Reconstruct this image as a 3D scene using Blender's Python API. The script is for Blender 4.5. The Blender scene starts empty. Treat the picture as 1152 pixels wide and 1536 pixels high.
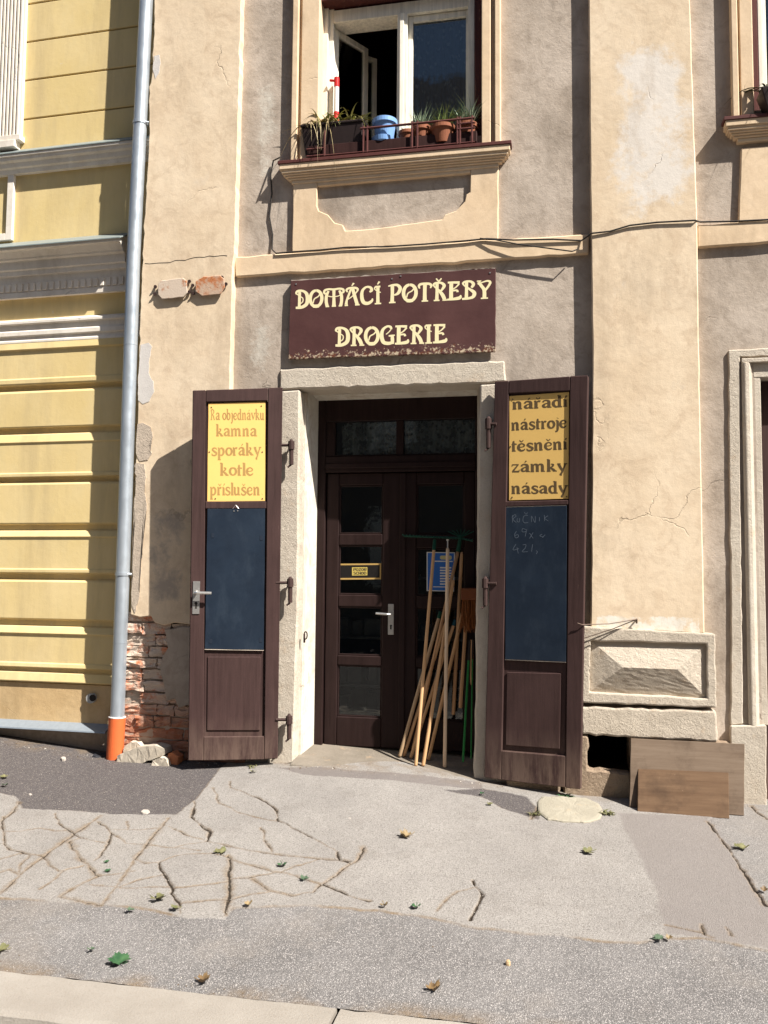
import bpy, bmesh, math, random
import numpy as np
from mathutils import Vector, Matrix
sc = bpy.context.scene
C = sc.collection
random.seed(7)
# ---------------------------------------------------------------- camera
CAMP = Vector((0, -6.2, 1.5)); F = 1300.0
yaw, pitch, roll = math.radians(11.45), math.radians(4.07), math.radians(.49)
fw = Vector((-math.sin(yaw)*math.cos(pitch), math.cos(yaw)*math.cos(pitch), math.sin(pitch)))
r0 = Vector((math.cos(yaw), math.sin(yaw), 0)); u0 = r0.cross(fw)
rt = math.cos(roll)*r0 + math.sin(roll)*u0; up = rt.cross(fw)
cam = bpy.data.objects.new('camera', bpy.data.cameras.new('camera')); C.objects.link(cam)
mw = Matrix.Identity(4)
for i, v in enumerate((rt, up, -fw)):
    for k in range(3): mw[k][i] = v[k]
mw.translation = CAMP; cam.matrix_world = mw
cam.data.sensor_fit = 'HORIZONTAL'; cam.data.sensor_width = 36; cam.data.lens = 36*F/1152
cam.data.clip_end = 2000; cam.data.clip_start = .05
sc.camera = cam
# ---------------------------------------------------------------- light
SUN_AZ, SUN_EL = math.radians(62), math.radians(48.5)      # azimuth from the facade's normal, to the right
sd = Vector((math.sin(SUN_AZ)*math.cos(SUN_EL), -math.cos(SUN_AZ)*math.cos(SUN_EL), math.sin(SUN_EL)))
sun = bpy.data.lights.new('sun', 'SUN'); sun.energy = 5.0; sun.angle = math.radians(.5); sun.color = (1, .96, .895)
so = bpy.data.objects.new('sun', sun); C.objects.link(so); so.rotation_euler = sd.to_track_quat('Z', 'Y').to_euler()
W = bpy.data.worlds.new('World'); sc.world = W; W.use_nodes = True
nt = W.node_tree; sky = nt.nodes.new('ShaderNodeTexSky'); sky.sky_type = 'NISHITA'; sky.sun_disc = False
sky.sun_elevation = SUN_EL; sky.sun_rotation = math.atan2(sd.x, sd.y); sky.dust_density = 1.2
bg = nt.nodes['Background']; nt.links.new(sky.outputs[0], bg.inputs[0]); bg.inputs[1].default_value = .05
sc.view_settings.view_transform = 'Standard'; sc.view_settings.look = 'None'; sc.view_settings.gamma = 1
sc.view_settings.exposure = 1.1; sc.view_settings.use_curve_mapping = False
sc.cycles.max_bounces = 8; sc.cycles.transparent_max_bounces = 12

# ---------------------------------------------------------------- photo pixel -> place
def ray(px, py): return fw*F + rt*(px-576) - up*(py-768)
class Plane:
    "vertical plane; t = distance in front of it (towards the street)"
    def __init__(s, p0, n):
        s.p0 = Vector(p0); s.n = Vector(n).normalized(); s.u = Vector((-s.n.y, s.n.x, 0))
    def at(s, px, py, t=0):
        d = ray(px, py); q = s.p0 + s.n*t
        return CAMP + d*((q-CAMP).dot(s.n)/d.dot(s.n))
    def loc(s, px, py, t=0):
        p = s.at(px, py, t); return (p-s.p0).dot(s.u), p.z
    def pt(s, a, z, t): 
        p = s.p0 + s.u*a + s.n*t; p.z = z; return p
FA = Plane((0, 0, 0), (0, -1, 0))
YA = math.radians(1.5)
YE = Plane((-3.35, .14, 0), (-math.sin(YA), -math.cos(YA), 0))
def w(px, py, Y=0): return FA.at(px, py, -Y)
def wx(px, py, Y=0): return w(px, py, Y).x
def wz(px, py, Y=0): return w(px, py, Y).z
WALLX = [-9, -4.47, -3.43, -2.75, -1.93, -1.17, -.55, .13, 1.35, 6]
WALLZ = [.22, .175, .085, .078, .095, .108, .05, .0, -.005, -.03]
YK = -2.9
def gz(x, y):
    zw = float(np.interp(x, WALLX, WALLZ)); zk = -.14 + .012*max(0, min(1, x))
    s = max(0, min(1, -y/2.9)); return zw + (zk-zw)*s
def gp(px, py):
    d = ray(px, py); a, b = 0.0, .02
    for _ in range(60):
        m = (a+b)/2; p = CAMP + d*m
        if p.z > gz(p.x, p.y): a = m
        else: b = m
    return CAMP + d*a

# ---------------------------------------------------------------- objects
def empty(name, loc, label=None, cat=None, group=None, parent=None):
    o = bpy.data.objects.new(name, None); C.objects.link(o)
    o.empty_display_size = .1
    if parent: o.parent = parent; o.location = Vector(loc) - rootloc(parent)
    else: o.location = loc
    tag(o, label, cat, group); return o
def tag(o, label=None, cat=None, group=None, kind=None):
    if label: o['label'] = label
    if cat: o['category'] = cat
    if group: o['group'] = group
    if kind: o['kind'] = kind
    return o
def rootloc(o):
    v = Vector((0, 0, 0))
    while o is not None: v += o.location; o = o.parent
    return v
def obj(name, bm, mat, parent=None, bevel=0, smooth=False, loc=None, seg=1):
    "bm is in world coordinates; the object's own origin is its parent's, or loc"
    me = bpy.data.meshes.new(name)
    bmesh.ops.recalc_face_normals(bm, faces=bm.faces)
    off = Vector((0, 0, 0)) if loc is None else Vector(loc)
    if parent: off = rootloc(parent)
    bmesh.ops.translate(bm, verts=bm.verts, vec=-off)
    bm.to_mesh(me); bm.free()
    o = bpy.data.objects.new(name, me); C.objects.link(o)
    if parent: o.parent = parent
    else: o.location = off
    for m in (mat if isinstance(mat, (list, tuple)) else [mat]): me.materials.append(m)
    if smooth: me.polygons.foreach_set('use_smooth', [True]*len(me.polygons))
    if bevel:
        b = o.modifiers.new('bevel', 'BEVEL'); b.width = bevel; b.segments = seg; b.limit_method = 'ANGLE'; b.angle_limit = math.radians(40)
    return o
def B(): return bmesh.new()
def hexa(bm, c):
    v = [bm.verts.new(p) for p in c]
    for f in ((0,1,2,3), (4,7,6,5), (0,4,5,1), (1,5,6,2), (2,6,7,3), (3,7,4,0)): bm.faces.new([v[i] for i in f])
def box(bm, x0, x1, y0, y1, z0, z1):
    hexa(bm, [(x0,y0,z0),(x1,y0,z0),(x1,y0,z1),(x0,y0,z1),(x0,y1,z0),(x1,y1,z0),(x1,y1,z1),(x0,y1,z1)])
def pbox(bm, pl, a0, a1, z0, z1, t0, t1):
    hexa(bm, [pl.pt(a0,z0,t1), pl.pt(a1,z0,t1), pl.pt(a1,z1,t1), pl.pt(a0,z1,t1), pl.pt(a0,z0,t0), pl.pt(a1,z0,t0), pl.pt(a1,z1,t0), pl.pt(a0,z1,t0)])
def span(pl, x0, y0, x1, y1, t):
    "level, upright rectangle on a plane that covers the pixel box"
    my, mx = (y0+y1)/2, (x0+x1)/2
    return pl.loc(x0, my, t)[0], pl.loc(x1, my, t)[0], pl.loc(mx, y1, t)[1], pl.loc(mx, y0, t)[1]
def rbox(bm, pl, x0, y0, x1, y1, tf, tb):
    a0, a1, z0, z1 = span(pl, x0, y0, x1, y1, tf); pbox(bm, pl, a0, a1, z0, z1, tb, tf)
def jitter(poly, step, amp, rnd):
    out = []; n = len(poly)
    for i in range(n):
        a, b = poly[i], poly[(i+1) % n]; L = math.hypot(b[0]-a[0], b[1]-a[1]); k = max(1, int(L/step))
        dx, dy = (b[0]-a[0])/max(L, 1e-6), (b[1]-a[1])/max(L, 1e-6)
        for j in range(k):
            f = j/k; e = rnd.gauss(0, amp) if j else 0
            out.append((a[0]+(b[0]-a[0])*f - dy*e, a[1]+(b[1]-a[1])*f + dx*e))
    return out
def prism(bm, pl, poly, tf, tb, jit=0, step=14, seed=1):
    "a pixel outline at distance tf on the plane, pushed straight back to tb"
    if jit: poly = jitter(poly, step, jit, random.Random(seed))
    f = [pl.at(x, y, tf) for x, y in poly]; b = [p - pl.n*(tf-tb) for p in f]
    fv = [bm.verts.new(p) for p in f]; bv = [bm.verts.new(p) for p in b]; n = len(f)
    bm.faces.new(fv); bm.faces.new(bv[::-1])
    for i in range(n): bm.faces.new([fv[i], bv[i], bv[(i+1) % n], fv[(i+1) % n]])
def extrude(bm, pl, prof, a0, a1, back, m0=0, m1=0):
    "profile [(z, t)] from top to bottom swept along the plane; m = mitre at each end"
    pts = [(prof[0][0], back)] + list(prof) + [(prof[-1][0], back)]
    L = [bm.verts.new(pl.pt(a0 - m0*(t-back), z, t)) for z, t in pts]; R = [bm.verts.new(pl.pt(a1 + m1*(t-back), z, t)) for z, t in pts]
    n = len(pts)
    for i in range(n): bm.faces.new([L[i], L[(i+1) % n], R[(i+1) % n], R[i]])
    bm.faces.new(L); bm.faces.new(R[::-1])
def tube(bm, pts, rad, n=10, caps=True):
    pts = [Vector(p) for p in pts]; rings = []; prev = None
    for i, p in enumerate(pts):
        d = (pts[min(i+1, len(pts)-1)] - pts[max(i-1, 0)])
        d = d.normalized() if d.length > 1e-5 else (pts[-1]-pts[0]).normalized()
        a = Vector((0, 0, 1)) if abs(d.z) < .9 else Vector((0, 1, 0))
        if prev is None: e1 = d.cross(a).normalized()
        else: e1 = (prev - d*prev.dot(d)).normalized()
        prev = e1; e2 = d.cross(e1); r = rad[i] if isinstance(rad, (list, tuple)) else rad
        rings.append([bm.verts.new(p + (e1*math.cos(2*math.pi*k/n) + e2*math.sin(2*math.pi*k/n))*r) for k in range(n)])
    for a, b in zip(rings, rings[1:]):
        for k in range(n): bm.faces.new([a[k], a[(k+1) % n], b[(k+1) % n], b[k]])
    if caps: bm.faces.new(rings[0][::-1]); bm.faces.new(rings[-1])
def lathe(bm, c, prof, n=24):
    c = Vector(c); rings = [[bm.verts.new(c + Vector((r*math.cos(2*math.pi*k/n), r*math.sin(2*math.pi*k/n), z))) for k in range(n)] for r, z in prof]
    for a, b in zip(rings, rings[1:]):
        for k in range(n): bm.faces.new([a[k], a[(k+1) % n], b[(k+1) % n], b[k]])
    bm.faces.new(rings[0][::-1]); bm.faces.new(rings[-1])
def disc(bm, pl, px, py, t, r, n=12, th=.003):
    a, z = pl.loc(px, py, t); ring = []
    f = [bm.verts.new(pl.pt(a+r*math.cos(2*math.pi*k/n), z+r*math.sin(2*math.pi*k/n), t)) for k in range(n)]
    b = [bm.verts.new(pl.pt(a+r*math.cos(2*math.pi*k/n), z+r*math.sin(2*math.pi*k/n), t-th)) for k in range(n)]
    bm.faces.new(f); bm.faces.new(b[::-1])
    for k in range(n): bm.faces.new([f[k], b[k], b[(k+1) % n], f[(k+1) % n]])

# ---------------------------------------------------------------- materials
class Mat:
    def __init__(s, name, rough=.8, metal=0, spec=.3):
        s.m = bpy.data.materials.new(name); s.m.use_nodes = True; s.t = s.m.node_tree; s.b = s.t.nodes['Principled BSDF']
        s.b.inputs['Roughness'].default_value = rough; s.b.inputs['Metallic'].default_value = metal; s.b.inputs['Specular IOR Level'].default_value = spec
        s.geo = s.t.nodes.new('ShaderNodeNewGeometry').outputs['Position']
    def n(s, ty, **k):
        x = s.t.nodes.new(ty)
        for a, v in k.items(): setattr(x, a, v)
        return x
    def put(s, inp, v):
        if isinstance(v, bpy.types.NodeSocket): s.t.links.new(v, inp)
        elif isinstance(v, (tuple, list)) and len(v) == 3 and inp.type == 'RGBA': inp.default_value = (*v, 1)
        else: inp.default_value = v
    def vec(s, sx=1, sy=1, sz=1, v=None):
        x = s.n('ShaderNodeMapping'); s.put(x.inputs[0], v or s.geo); x.inputs['Scale'].default_value = (sx, sy, sz); return x.outputs[0]
    def noise(s, scale, detail=4, rough=.55, v=None, dist=0):
        x = s.n('ShaderNodeTexNoise'); s.put(x.inputs['Vector'], v or s.geo)
        x.inputs['Scale'].default_value = scale; x.inputs['Detail'].default_value = detail; x.inputs['Roughness'].default_value = rough; x.inputs['Distortion'].default_value = dist
        return x.outputs[0]
    def voro(s, scale, out='Distance', v=None, feature='F1'):
        x = s.n('ShaderNodeTexVoronoi', feature=feature); s.put(x.inputs['Vector'], v or s.geo); x.inputs['Scale'].default_value = scale; return x.outputs[out]
    def ramp(s, f, a, b, va=0., vb=1.):
        x = s.n('ShaderNodeMapRange'); x.clamp = True; s.put(x.inputs[0], f)
        for i, q in enumerate((a, b, va, vb)): x.inputs[i+1].default_value = q
        return x.outputs[0]
    def math(s, op, a, b=0.):
        x = s.n('ShaderNodeMath', operation=op); s.put(x.inputs[0], a); s.put(x.inputs[1], b); return x.outputs[0]
    def mix(s, f, a, b, mode='MIX'):
        x = s.n('ShaderNodeMix', data_type='RGBA', blend_type=mode); s.put(x.inputs[0], f); s.put(x.inputs[6], a); s.put(x.inputs[7], b); return x.outputs[2]
    def attr(s, name): return s.n('ShaderNodeAttribute', attribute_name=name).outputs['Fac']
    def axis(s):
        x = s.n('ShaderNodeSeparateXYZ'); s.put(x.inputs[0], s.geo); return x.outputs
    def patch(s, x0, x1, z0, z1, soft, thr, scale=14, wob=.25):
        "a worn region of the wall: soft box around (x, z), broken up by noise"
        X, _, Z = s.axis()
        fx = s.math('MULTIPLY', s.ramp(X, x0, x0+soft), s.ramp(X, x1-soft, x1, 1, 0))
        fz = s.math('MULTIPLY', s.ramp(Z, z0, z0+soft), s.ramp(Z, z1-soft, z1, 1, 0))
        f = s.math('MULTIPLY', fx, fz)
        n = s.math('ADD', s.math('MULTIPLY', s.math('SUBTRACT', s.noise(scale, 10, .78, dist=.4), .5), 1.5), s.math('MULTIPLY', s.math('SUBTRACT', s.noise(3.6, 4, .6), .5), 1.9))
        return s.ramp(s.math('ADD', f, n), thr, thr+wob)
    def bump(s, h, strength=.3, dist=.01, nrm=None):
        x = s.n('ShaderNodeBump'); s.put(x.inputs['Height'], h); x.inputs['Strength'].default_value = strength; x.inputs['Distance'].default_value = dist
        if nrm: s.put(x.inputs['Normal'], nrm)
        return x.outputs[0]
    def done(s, col=None, nrm=None, rough=None):
        if col is not None: s.put(s.b.inputs['Base Color'], col)
        if nrm is not None: s.put(s.b.inputs['Normal'], nrm)
        if rough is not None: s.put(s.b.inputs['Roughness'], rough)
        return s.m
def plain(name, col, rough=.6, metal=0, var=.15, scale=30, bump=.1, spec=.2):
    m = Mat(name, rough, metal, spec); n = m.noise(scale, 5, .6)
    c = m.mix(n, tuple(x*(1-var) for x in col), tuple(min(1, x*(1+var)) for x in col))
    return m.done(c, m.bump(m.noise(scale*4, 3), bump, .004) if bump else None)
def plaster(name, a, b, c, grain=150, gs=.35, patches=(), wave=.25, streak=.25):
    m = Mat(name, .92, 0, .15)
    col = m.mix(m.ramp(m.noise(1.6, 6, .65), .38, .62), a, b)
    col = m.mix(m.math('MULTIPLY', m.ramp(m.noise(5.5, 9, .74, dist=.8), .48, .68), .75), col, c)
    col = m.mix(m.math('MULTIPLY', m.ramp(m.noise(14, 8, .75, dist=.5), .55, .72), .4), col, tuple(min(1, x*1.18) for x in b))
    col = m.mix(m.math('MULTIPLY', m.ramp(m.noise(3, 6, .65, m.vec(1, 1, .18)), .5, .75), streak), col, tuple(x*.72 for x in a))
    col = m.mix(m.math('MULTIPLY', m.ramp(m.noise(60, 4, .7), .55, .8), .3), col, tuple(x*.7 for x in a))
    for f, pc in patches: col = m.mix(f(m), col, pc)
    # hairline cracks, faint soot and flaked specks
    wob = m.n('ShaderNodeTexNoise'); m.put(wob.inputs['Vector'], m.geo); wob.inputs['Scale'].default_value = 3.5; wob.inputs['Detail'].default_value = 6
    va = m.n('ShaderNodeVectorMath', operation='MULTIPLY_ADD'); m.put(va.inputs[0], wob.outputs[1]); va.inputs[1].default_value = (.5, .5, .5); m.put(va.inputs[2], m.geo)
    hair = m.math('MULTIPLY', m.ramp(m.voro(.9, v=va.outputs[0], feature='DISTANCE_TO_EDGE'), .002, .006, 1, 0), m.ramp(m.noise(1.3, 3), .54, .62))
    col = m.mix(m.math('MULTIPLY', hair, .4), col, tuple(x*.35 for x in a))
    fl = m.ramp(m.noise(30, 8, .8), .665, .685); fl = m.math('MULTIPLY', fl, m.ramp(m.noise(2.4, 4), .48, .6))
    col = m.mix(m.math('MULTIPLY', fl, .6), col, (.62, .57, .50))
    col = m.mix(m.math('MULTIPLY', m.ramp(m.noise(2.1, 7, .72, m.vec(1, 1, .35)), .52, .68), .5), col, tuple(x*.66 for x in c))
    h = m.math('ADD', m.math('MULTIPLY', m.noise(grain, 3, .6), .35), m.math('MULTIPLY', m.noise(22, 5, .6), 1.0))
    nr = m.bump(m.noise(2.2, 3), wave, .03); nr = m.bump(h, gs, .006, nr)
    nr = m.bump(m.math('ADD', m.math('MULTIPLY', hair, -1.), m.math('MULTIPLY', fl, -.5)), .5, .004, nr)
    return m.done(col, nr)
CREAM = (.665, .522, .362); CREAM2 = (.735, .595, .43); CREAM3 = (.54, .405, .275)
xa, xb = wx(915, 200), wx(1042, 200)
M_cream = plaster('cream_plaster', CREAM, CREAM2, CREAM3, patches=[
    (lambda m: m.patch(xa-.1, xb+.12, wz(970, 342), wz(970, 40), .30, .44, 16, .45), (.70, .635, .56)),
    (lambda m: m.math('MULTIPLY', m.ramp(m.noise(3.1, 7, .7), .62, .7), .35), (.62, .53, .43)),
    (lambda m: m.patch(wx(885, 940), wx(1060, 940), wz(970, 960), wz(970, 915), .05, .8, 18), (.74, .69, .6)),
    (lambda m: m.patch(wx(198, 840), wx(300, 840), wz(250, 935), wz(250, 740), .2, .75, 9, .4), (.42, .35, .28))])
M_band = plaster('cream_trim_plaster', (.68, .51, .335), (.72, .555, .38), (.60, .445, .29), gs=.25)
M_grey = plaster('grey_render', (.395, .325, .26), (.51, .43, .355), (.275, .22, .172), gs=.6, wave=.15, patches=[
    (lambda m: m.patch(wx(362, 200), wx(425, 200), wz(390, 290), wz(390, 90), .2, .62, 22, .4), (.58, .53, .45)),
    (lambda m: m.patch(wx(350, 500), wx(425, 500), wz(390, 585), wz(390, 450), .2, .72, 26, .3), (.52, .47, .40)),
    (lambda m: m.patch(wx(1040, 250), wx(1110, 250), wz(1075, 320), wz(1075, 190), .2, .75, 24, .4), (.44, .38, .32)),
    (lambda m: m.patch(wx(1058, 980), wx(1100, 980), wz(1075, 1120), wz(1075, 860), .12, .7, 18, .4), (.56, .50, .42)),
    (lambda m: m.math('MULTIPLY', m.ramp(m.noise(45, 4, .8), .66, .74), .5), (.6, .55, .48))])
def stone_mat(name, a, b, dark, scale=60, gs=.8):
    m = Mat(name, .95, 0, .15)
    col = m.mix(m.ramp(m.noise(4, 7, .65), .35, .7), a, b)
    col = m.mix(m.math('MULTIPLY', m.ramp(m.noise(140, 3, .8), .56, .7), .45), col, dark)
    col = m.mix(m.math('MULTIPLY', m.ramp(m.noise(9, 7, .7), .58, .72), .4), col, (.48, .33, .2))
    h = m.math('ADD', m.math('ADD', m.noise(scale, 8, .78, dist=.5), m.math('MULTIPLY', m.noise(scale*.22, 5, .7), 1.6)), m.math('MULTIPLY', m.ramp(m.noise(scale*2.3, 3, .7), .55, .75, 0, -.5), 1.0))
    return m.done(col, m.bump(h, gs, .014))
M_stone = stone_mat('sandstone', (.50, .43, .345), (.60, .53, .435), (.27, .22, .175), 80, .5)
M_stone_r = stone_mat('rough_granite', (.48, .41, .325), (.59, .51, .41), (.25, .21, .17), 55, .6)
M_jamb = plaster('whitewash', (.60, .555, .475), (.67, .625, .54), (.44, .35, .26), gs=.6, patches=[(lambda m: m.math('MULTIPLY', m.ramp(m.noise(7, 8, .75, m.vec(1, 1, .4)), .56, .64), .7), (.44, .33, .24)), (lambda m: m.ramp(m.noise(11, 7, .75), .68, .71), (.33, .15, .09))])
def yel():
    m = Mat('yellow_plaster', .9, 0, .15)
    col = m.mix(m.ramp(m.noise(1.8, 5), .35, .7), (.68, .52, .24), (.74, .58, .30))
    col = m.mix(m.math('MULTIPLY', m.ramp(m.noise(6, 7, .7, m.vec(1, 1, .5)), .5, .75), .5), col, (.66, .54, .30))
    col = m.mix(m.math('MULTIPLY', m.ramp(m.noise(7, 8, .78), .66, .69), .8), col, (.70, .62, .46))
    col = m.mix(m.math('MULTIPLY', m.ramp(m.noise(3.4, 7, .7, m.vec(1, 1, .14)), .48, .68), .55), col, (.48, .37, .20))
    col = m.mix(m.math('MULTIPLY', m.ramp(m.noise(45, 5, .75), .6, .75), .3), col, (.52, .40, .2))
    h = m.math('ADD', m.noise(24, 4), m.math('MULTIPLY', m.noise(180, 2), .4))
    return m.done(col, m.bump(h, .22, .005))
M_yel = yel()
M_tan = plaster('tan_plinth_plaster', (.56, .39, .20), (.62, .45, .25), (.5, .34, .17), gs=.4)
M_white = plaster('white_trim', (.75, .68, .585), (.80, .74, .65), (.66, .58, .48), gs=.2)
def paint_wood(name, col, worn, glossy=.5, axis=(1, 1, .06), wear=0.62, zfade=None):
    m = Mat(name, glossy+.1, 0, .12)
    g = m.noise(38, 6, .65, m.vec(*axis))
    c = m.mix(m.ramp(g, .3, .75), tuple(x*.75 for x in col), tuple(x*1.25 for x in col))
    c = m.mix(m.math('MULTIPLY', m.ramp(m.noise(3, 5, .6), .45, .7), .4), c, tuple(x*1.5 for x in col))
    wf = m.ramp(m.noise(24, 8, .75, m.vec(1, 1, .12)), wear, wear+.08)
    if zfade:
        Z = m.axis()[2]; lowf = m.ramp(Z, zfade[0], zfade[1], 1, 0)
        wf = m.math('MAXIMUM', m.math('MULTIPLY', wf, .7), m.math('MULTIPLY', m.ramp(m.noise(16, 8, .75, m.vec(1, 1, .15)), .38, .58), lowf))
    c = m.mix(wf, c, worn)
    return m.done(c, m.bump(m.math('ADD', g, m.math('MULTIPLY', m.noise(140, 3), .3)), .35, .004), m.ramp(g, .3, .7, glossy, glossy+.2))
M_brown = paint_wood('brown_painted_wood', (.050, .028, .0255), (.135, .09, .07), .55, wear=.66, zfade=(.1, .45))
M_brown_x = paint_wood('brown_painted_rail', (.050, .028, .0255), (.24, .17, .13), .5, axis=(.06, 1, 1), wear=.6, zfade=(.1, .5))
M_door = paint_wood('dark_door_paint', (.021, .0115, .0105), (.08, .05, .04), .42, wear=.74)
M_winwhite = paint_wood('cream_window_paint', (.76, .71, .60), (.5, .42, .32), .45, wear=.66)
M_redbrown = paint_wood('red_brown_paint', (.085, .03, .026), (.3, .16, .11), .5, wear=.6)
M_sill = plain('sill_flashing', (.10, .035, .03), .5, 0, .3)
def glass():
    m = bpy.data.materials.new('window_glass'); m.use_nodes = True; t = m.node_tree; t.nodes.clear()
    o = t.nodes.new('ShaderNodeOutputMaterial'); mx = t.nodes.new('ShaderNodeMixShader'); tr = t.nodes.new('ShaderNodeBsdfTransparent'); gl = t.nodes.new('ShaderNodeBsdfGlossy')
    fr = t.nodes.new('ShaderNodeFresnel'); fr.inputs[0].default_value = 1.5
    gl.inputs['Roughness'].default_value = .015; tr.inputs[0].default_value = (.8, .84, .83, 1)
    nz = t.nodes.new('ShaderNodeTexNoise'); nz.inputs['Scale'].default_value = 3; bp = t.nodes.new('ShaderNodeBump'); bp.inputs['Strength'].default_value = .03; bp.inputs['Distance'].default_value = .05
    t.links.new(nz.outputs[0], bp.inputs['Height']); t.links.new(bp.outputs[0], gl.inputs['Normal'])
    ml = t.nodes.new('ShaderNodeMath'); ml.operation = 'MULTIPLY'; ml.inputs[1].default_value = 1.5
    t.links.new(fr.outputs[0], ml.inputs[0]); t.links.new(ml.outputs[0], mx.inputs[0]); t.links.new(tr.outputs[0], mx.inputs[1]); t.links.new(gl.outputs[0], mx.inputs[2]); t.links.new(mx.outputs[0], o.inputs[0])
    return m
M_glass = glass()
def lace(name, dens, col=(.75, .75, .74)):
    m = Mat(name, .9)
    f = m.math('MULTIPLY', m.ramp(m.voro(26), .15, .5), m.ramp(m.noise(9, 5, .7), .3, .65))
    fold = m.ramp(m.noise(14, 3, .5, m.vec(1, 1, .03)), .3, .7)
    a = m.math('MULTIPLY', m.math('ADD', .25, m.math('MULTIPLY', f, .75)), m.math('MULTIPLY', m.math('ADD', .45, fold), dens))
    m.put(m.b.inputs['Alpha'], a); return m.done(col)
def blue_lace():
    m = Mat('blue_lace_curtain', .9)
    f = m.math('MULTIPLY', m.ramp(m.voro(19), .12, .42, 1, 0), m.ramp(m.noise(7, 5, .7), .38, .6))
    fold = m.ramp(m.noise(16, 3, .5, m.vec(1, 1, .02)), .3, .7)
    c = m.mix(fold, (.07, .13, .25), (.14, .23, .40)); return m.done(m.mix(f, c, (.42, .52, .66)))
M_lace = blue_lace(); M_lace2 = lace('lace_valance', .6)
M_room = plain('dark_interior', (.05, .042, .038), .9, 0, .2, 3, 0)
M_zinc = None
def zinc():
    m = Mat('zinc_pipe', .40, .55, .5)
    c = m.mix(m.ramp(m.noise(7, 6, .65, m.vec(1, 1, .25)), .35, .7), (.36, .40, .44), (.48, .52, .56))
    return m.done(c, m.bump(m.noise(6, 3), .12, .01), m.ramp(m.noise(12, 5), .3, .7, .34, .52))
M_zinc = zinc()
M_flash = plain('grey_flashing', (.25, .28, .27), .5, .3, .2)
M_orange = plain('orange_plastic', (.62, .13, .04), .45, 0, .08)
M_iron = plain('rusty_iron', (.055, .032, .028), .75, .1, .4, 40, .4)
M_steel = plain('brushed_steel', (.62, .60, .57), .35, .85, .1)
M_dark = plain('black_and_hole_shade', (.03, .025, .022), .95, 0, .2, 20, 0)  # black print and caps; also shade painted into holes and cracks
def rust():
    m = Mat('rusted_plate', .85, .1)
    c = m.mix(m.ramp(m.noise(14, 7, .7), .42, .58), (.50, .36, .26), (.44, .16, .06))
    c = m.mix(m.ramp(m.noise(40, 5, .7), .6, .72), c, (.20, .07, .035)); return m.done(c, m.bump(m.noise(70, 4), .5, .005))
M_rust = rust()
def rustpale():
    m = Mat('painted_rusty_plate', .8, .1)
    c = m.mix(m.ramp(m.noise(16, 7, .7), .56, .66), (.58, .47, .37), (.40, .16, .07)); return m.done(c, m.bump(m.noise(70, 4), .4, .004))
M_rustpale = rustpale()
def brick():
    m = Mat('old_brick', .95, 0, .1)
    n = m.noise(9, 7, .72)
    c = m.mix(m.ramp(m.noise(5, 3), .35, .65), (.46, .14, .065), (.56, .22, .115))
    c = m.mix(m.ramp(n, .36, .50), c, (.57, .46, .37))
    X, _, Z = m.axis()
    low = m.ramp(Z, .3, .62, .8, 0); c = m.mix(low, c, (.33, .12, .06))  # shade of the bottom rows painted in as a deeper red
    return m.done(c, m.bump(m.math('ADD', m.noise(50, 6, .7), n), .9, .012))
M_brick = brick()
M_mortar = plain('mortar', (.38, .31, .25), .95, 0, .3, 25, .6)

# ================================================================ GROUND
rs = np.random.RandomState(3)
def vnoise(x, y, sc_, seed):
    r = np.random.RandomState(seed); T = r.rand(256, 256)
    a, b = x*sc_, y*sc_; ia, ib = np.floor(a).astype(int), np.floor(b).astype(int); fa, fb = a-ia, b-ib
    fa = fa*fa*(3-2*fa); fb = fb*fb*(3-2*fb)
    g = lambda i, j: T[i % 256, j % 256]
    return (g(ia, ib)*(1-fa)+g(ia+1, ib)*fa)*(1-fb) + (g(ia, ib+1)*(1-fa)+g(ia+1, ib+1)*fa)*fb - .5
def fbm(x, y, sc_, seed, o=4): return sum(vnoise(x, y, sc_*2**k, seed+k)*.55**k for k in range(o))
GX0, GX1, GY0, GY1, GS = -4.9, 1.9, YK, .24, .0063
gx = np.arange(GX0, GX1, GS); gy = np.arange(GY0, GY1, GS)
X, Y = np.meshgrid(gx, gy); nx, ny = len(gx), len(gy)
zw_ = np.interp(X, WALLX, WALLZ); zk_ = -.14 + .012*np.clip(X, 0, 1); s_ = np.clip(-Y/2.9, 0, 1)
Z = zw_ + (zk_-zw_)*s_
wxn = X + .03*fbm(X, Y, 6, 11); wyn = Y + .03*fbm(X, Y, 6, 31)
def G2(pts): return np.array([[*gp(x, y)[:2]] for x, y in pts])
def inside(poly, x, y):
    P = G2(poly); r = np.zeros(x.shape, bool); n = len(P)
    for i in range(n):
        (x1, y1), (x2, y2) = P[i], P[(i+1) % n]
        if y1 == y2: continue
        c = ((y1 > y) != (y2 > y)) & (x < (x2-x1)*(y-y1)/(y2-y1)+x1); r ^= c
    return r
def blur(a, k=1):
    a = a.astype(np.float32)
    for _ in range(k):
        p = np.pad(a, 1, mode='edge'); a = (p[:-2, 1:-1]+p[2:, 1:-1]+p[1:-1, :-2]+p[1:-1, 2:]+4*p[1:-1, 1:-1])/8
    return a
def dist(poly, x, y):
    P = G2(poly); d = np.full(x.shape, 9.)
    for (x1, y1), (x2, y2) in zip(P, P[1:]):
        L2 = (x2-x1)**2+(y2-y1)**2+1e-9; t = np.clip(((x-x1)*(x2-x1)+(y-y1)*(y2-y1))/L2, 0, 1)
        d = np.minimum(d, np.hypot(x-x1-t*(x2-x1), y-y1-t*(y2-y1)))
    return d
strip = [(-300,1335),(0,1348),(170,1356),(262,1374),(338,1377),(350,1362),(450,1360),(520,1362),(576,1366),(640,1376),(705,1391),(820,1402),(950,1414),(1010,1408),(1060,1408),(1152,1428),(1300,1440),(1500,1800),(-600,1800)]
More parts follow.
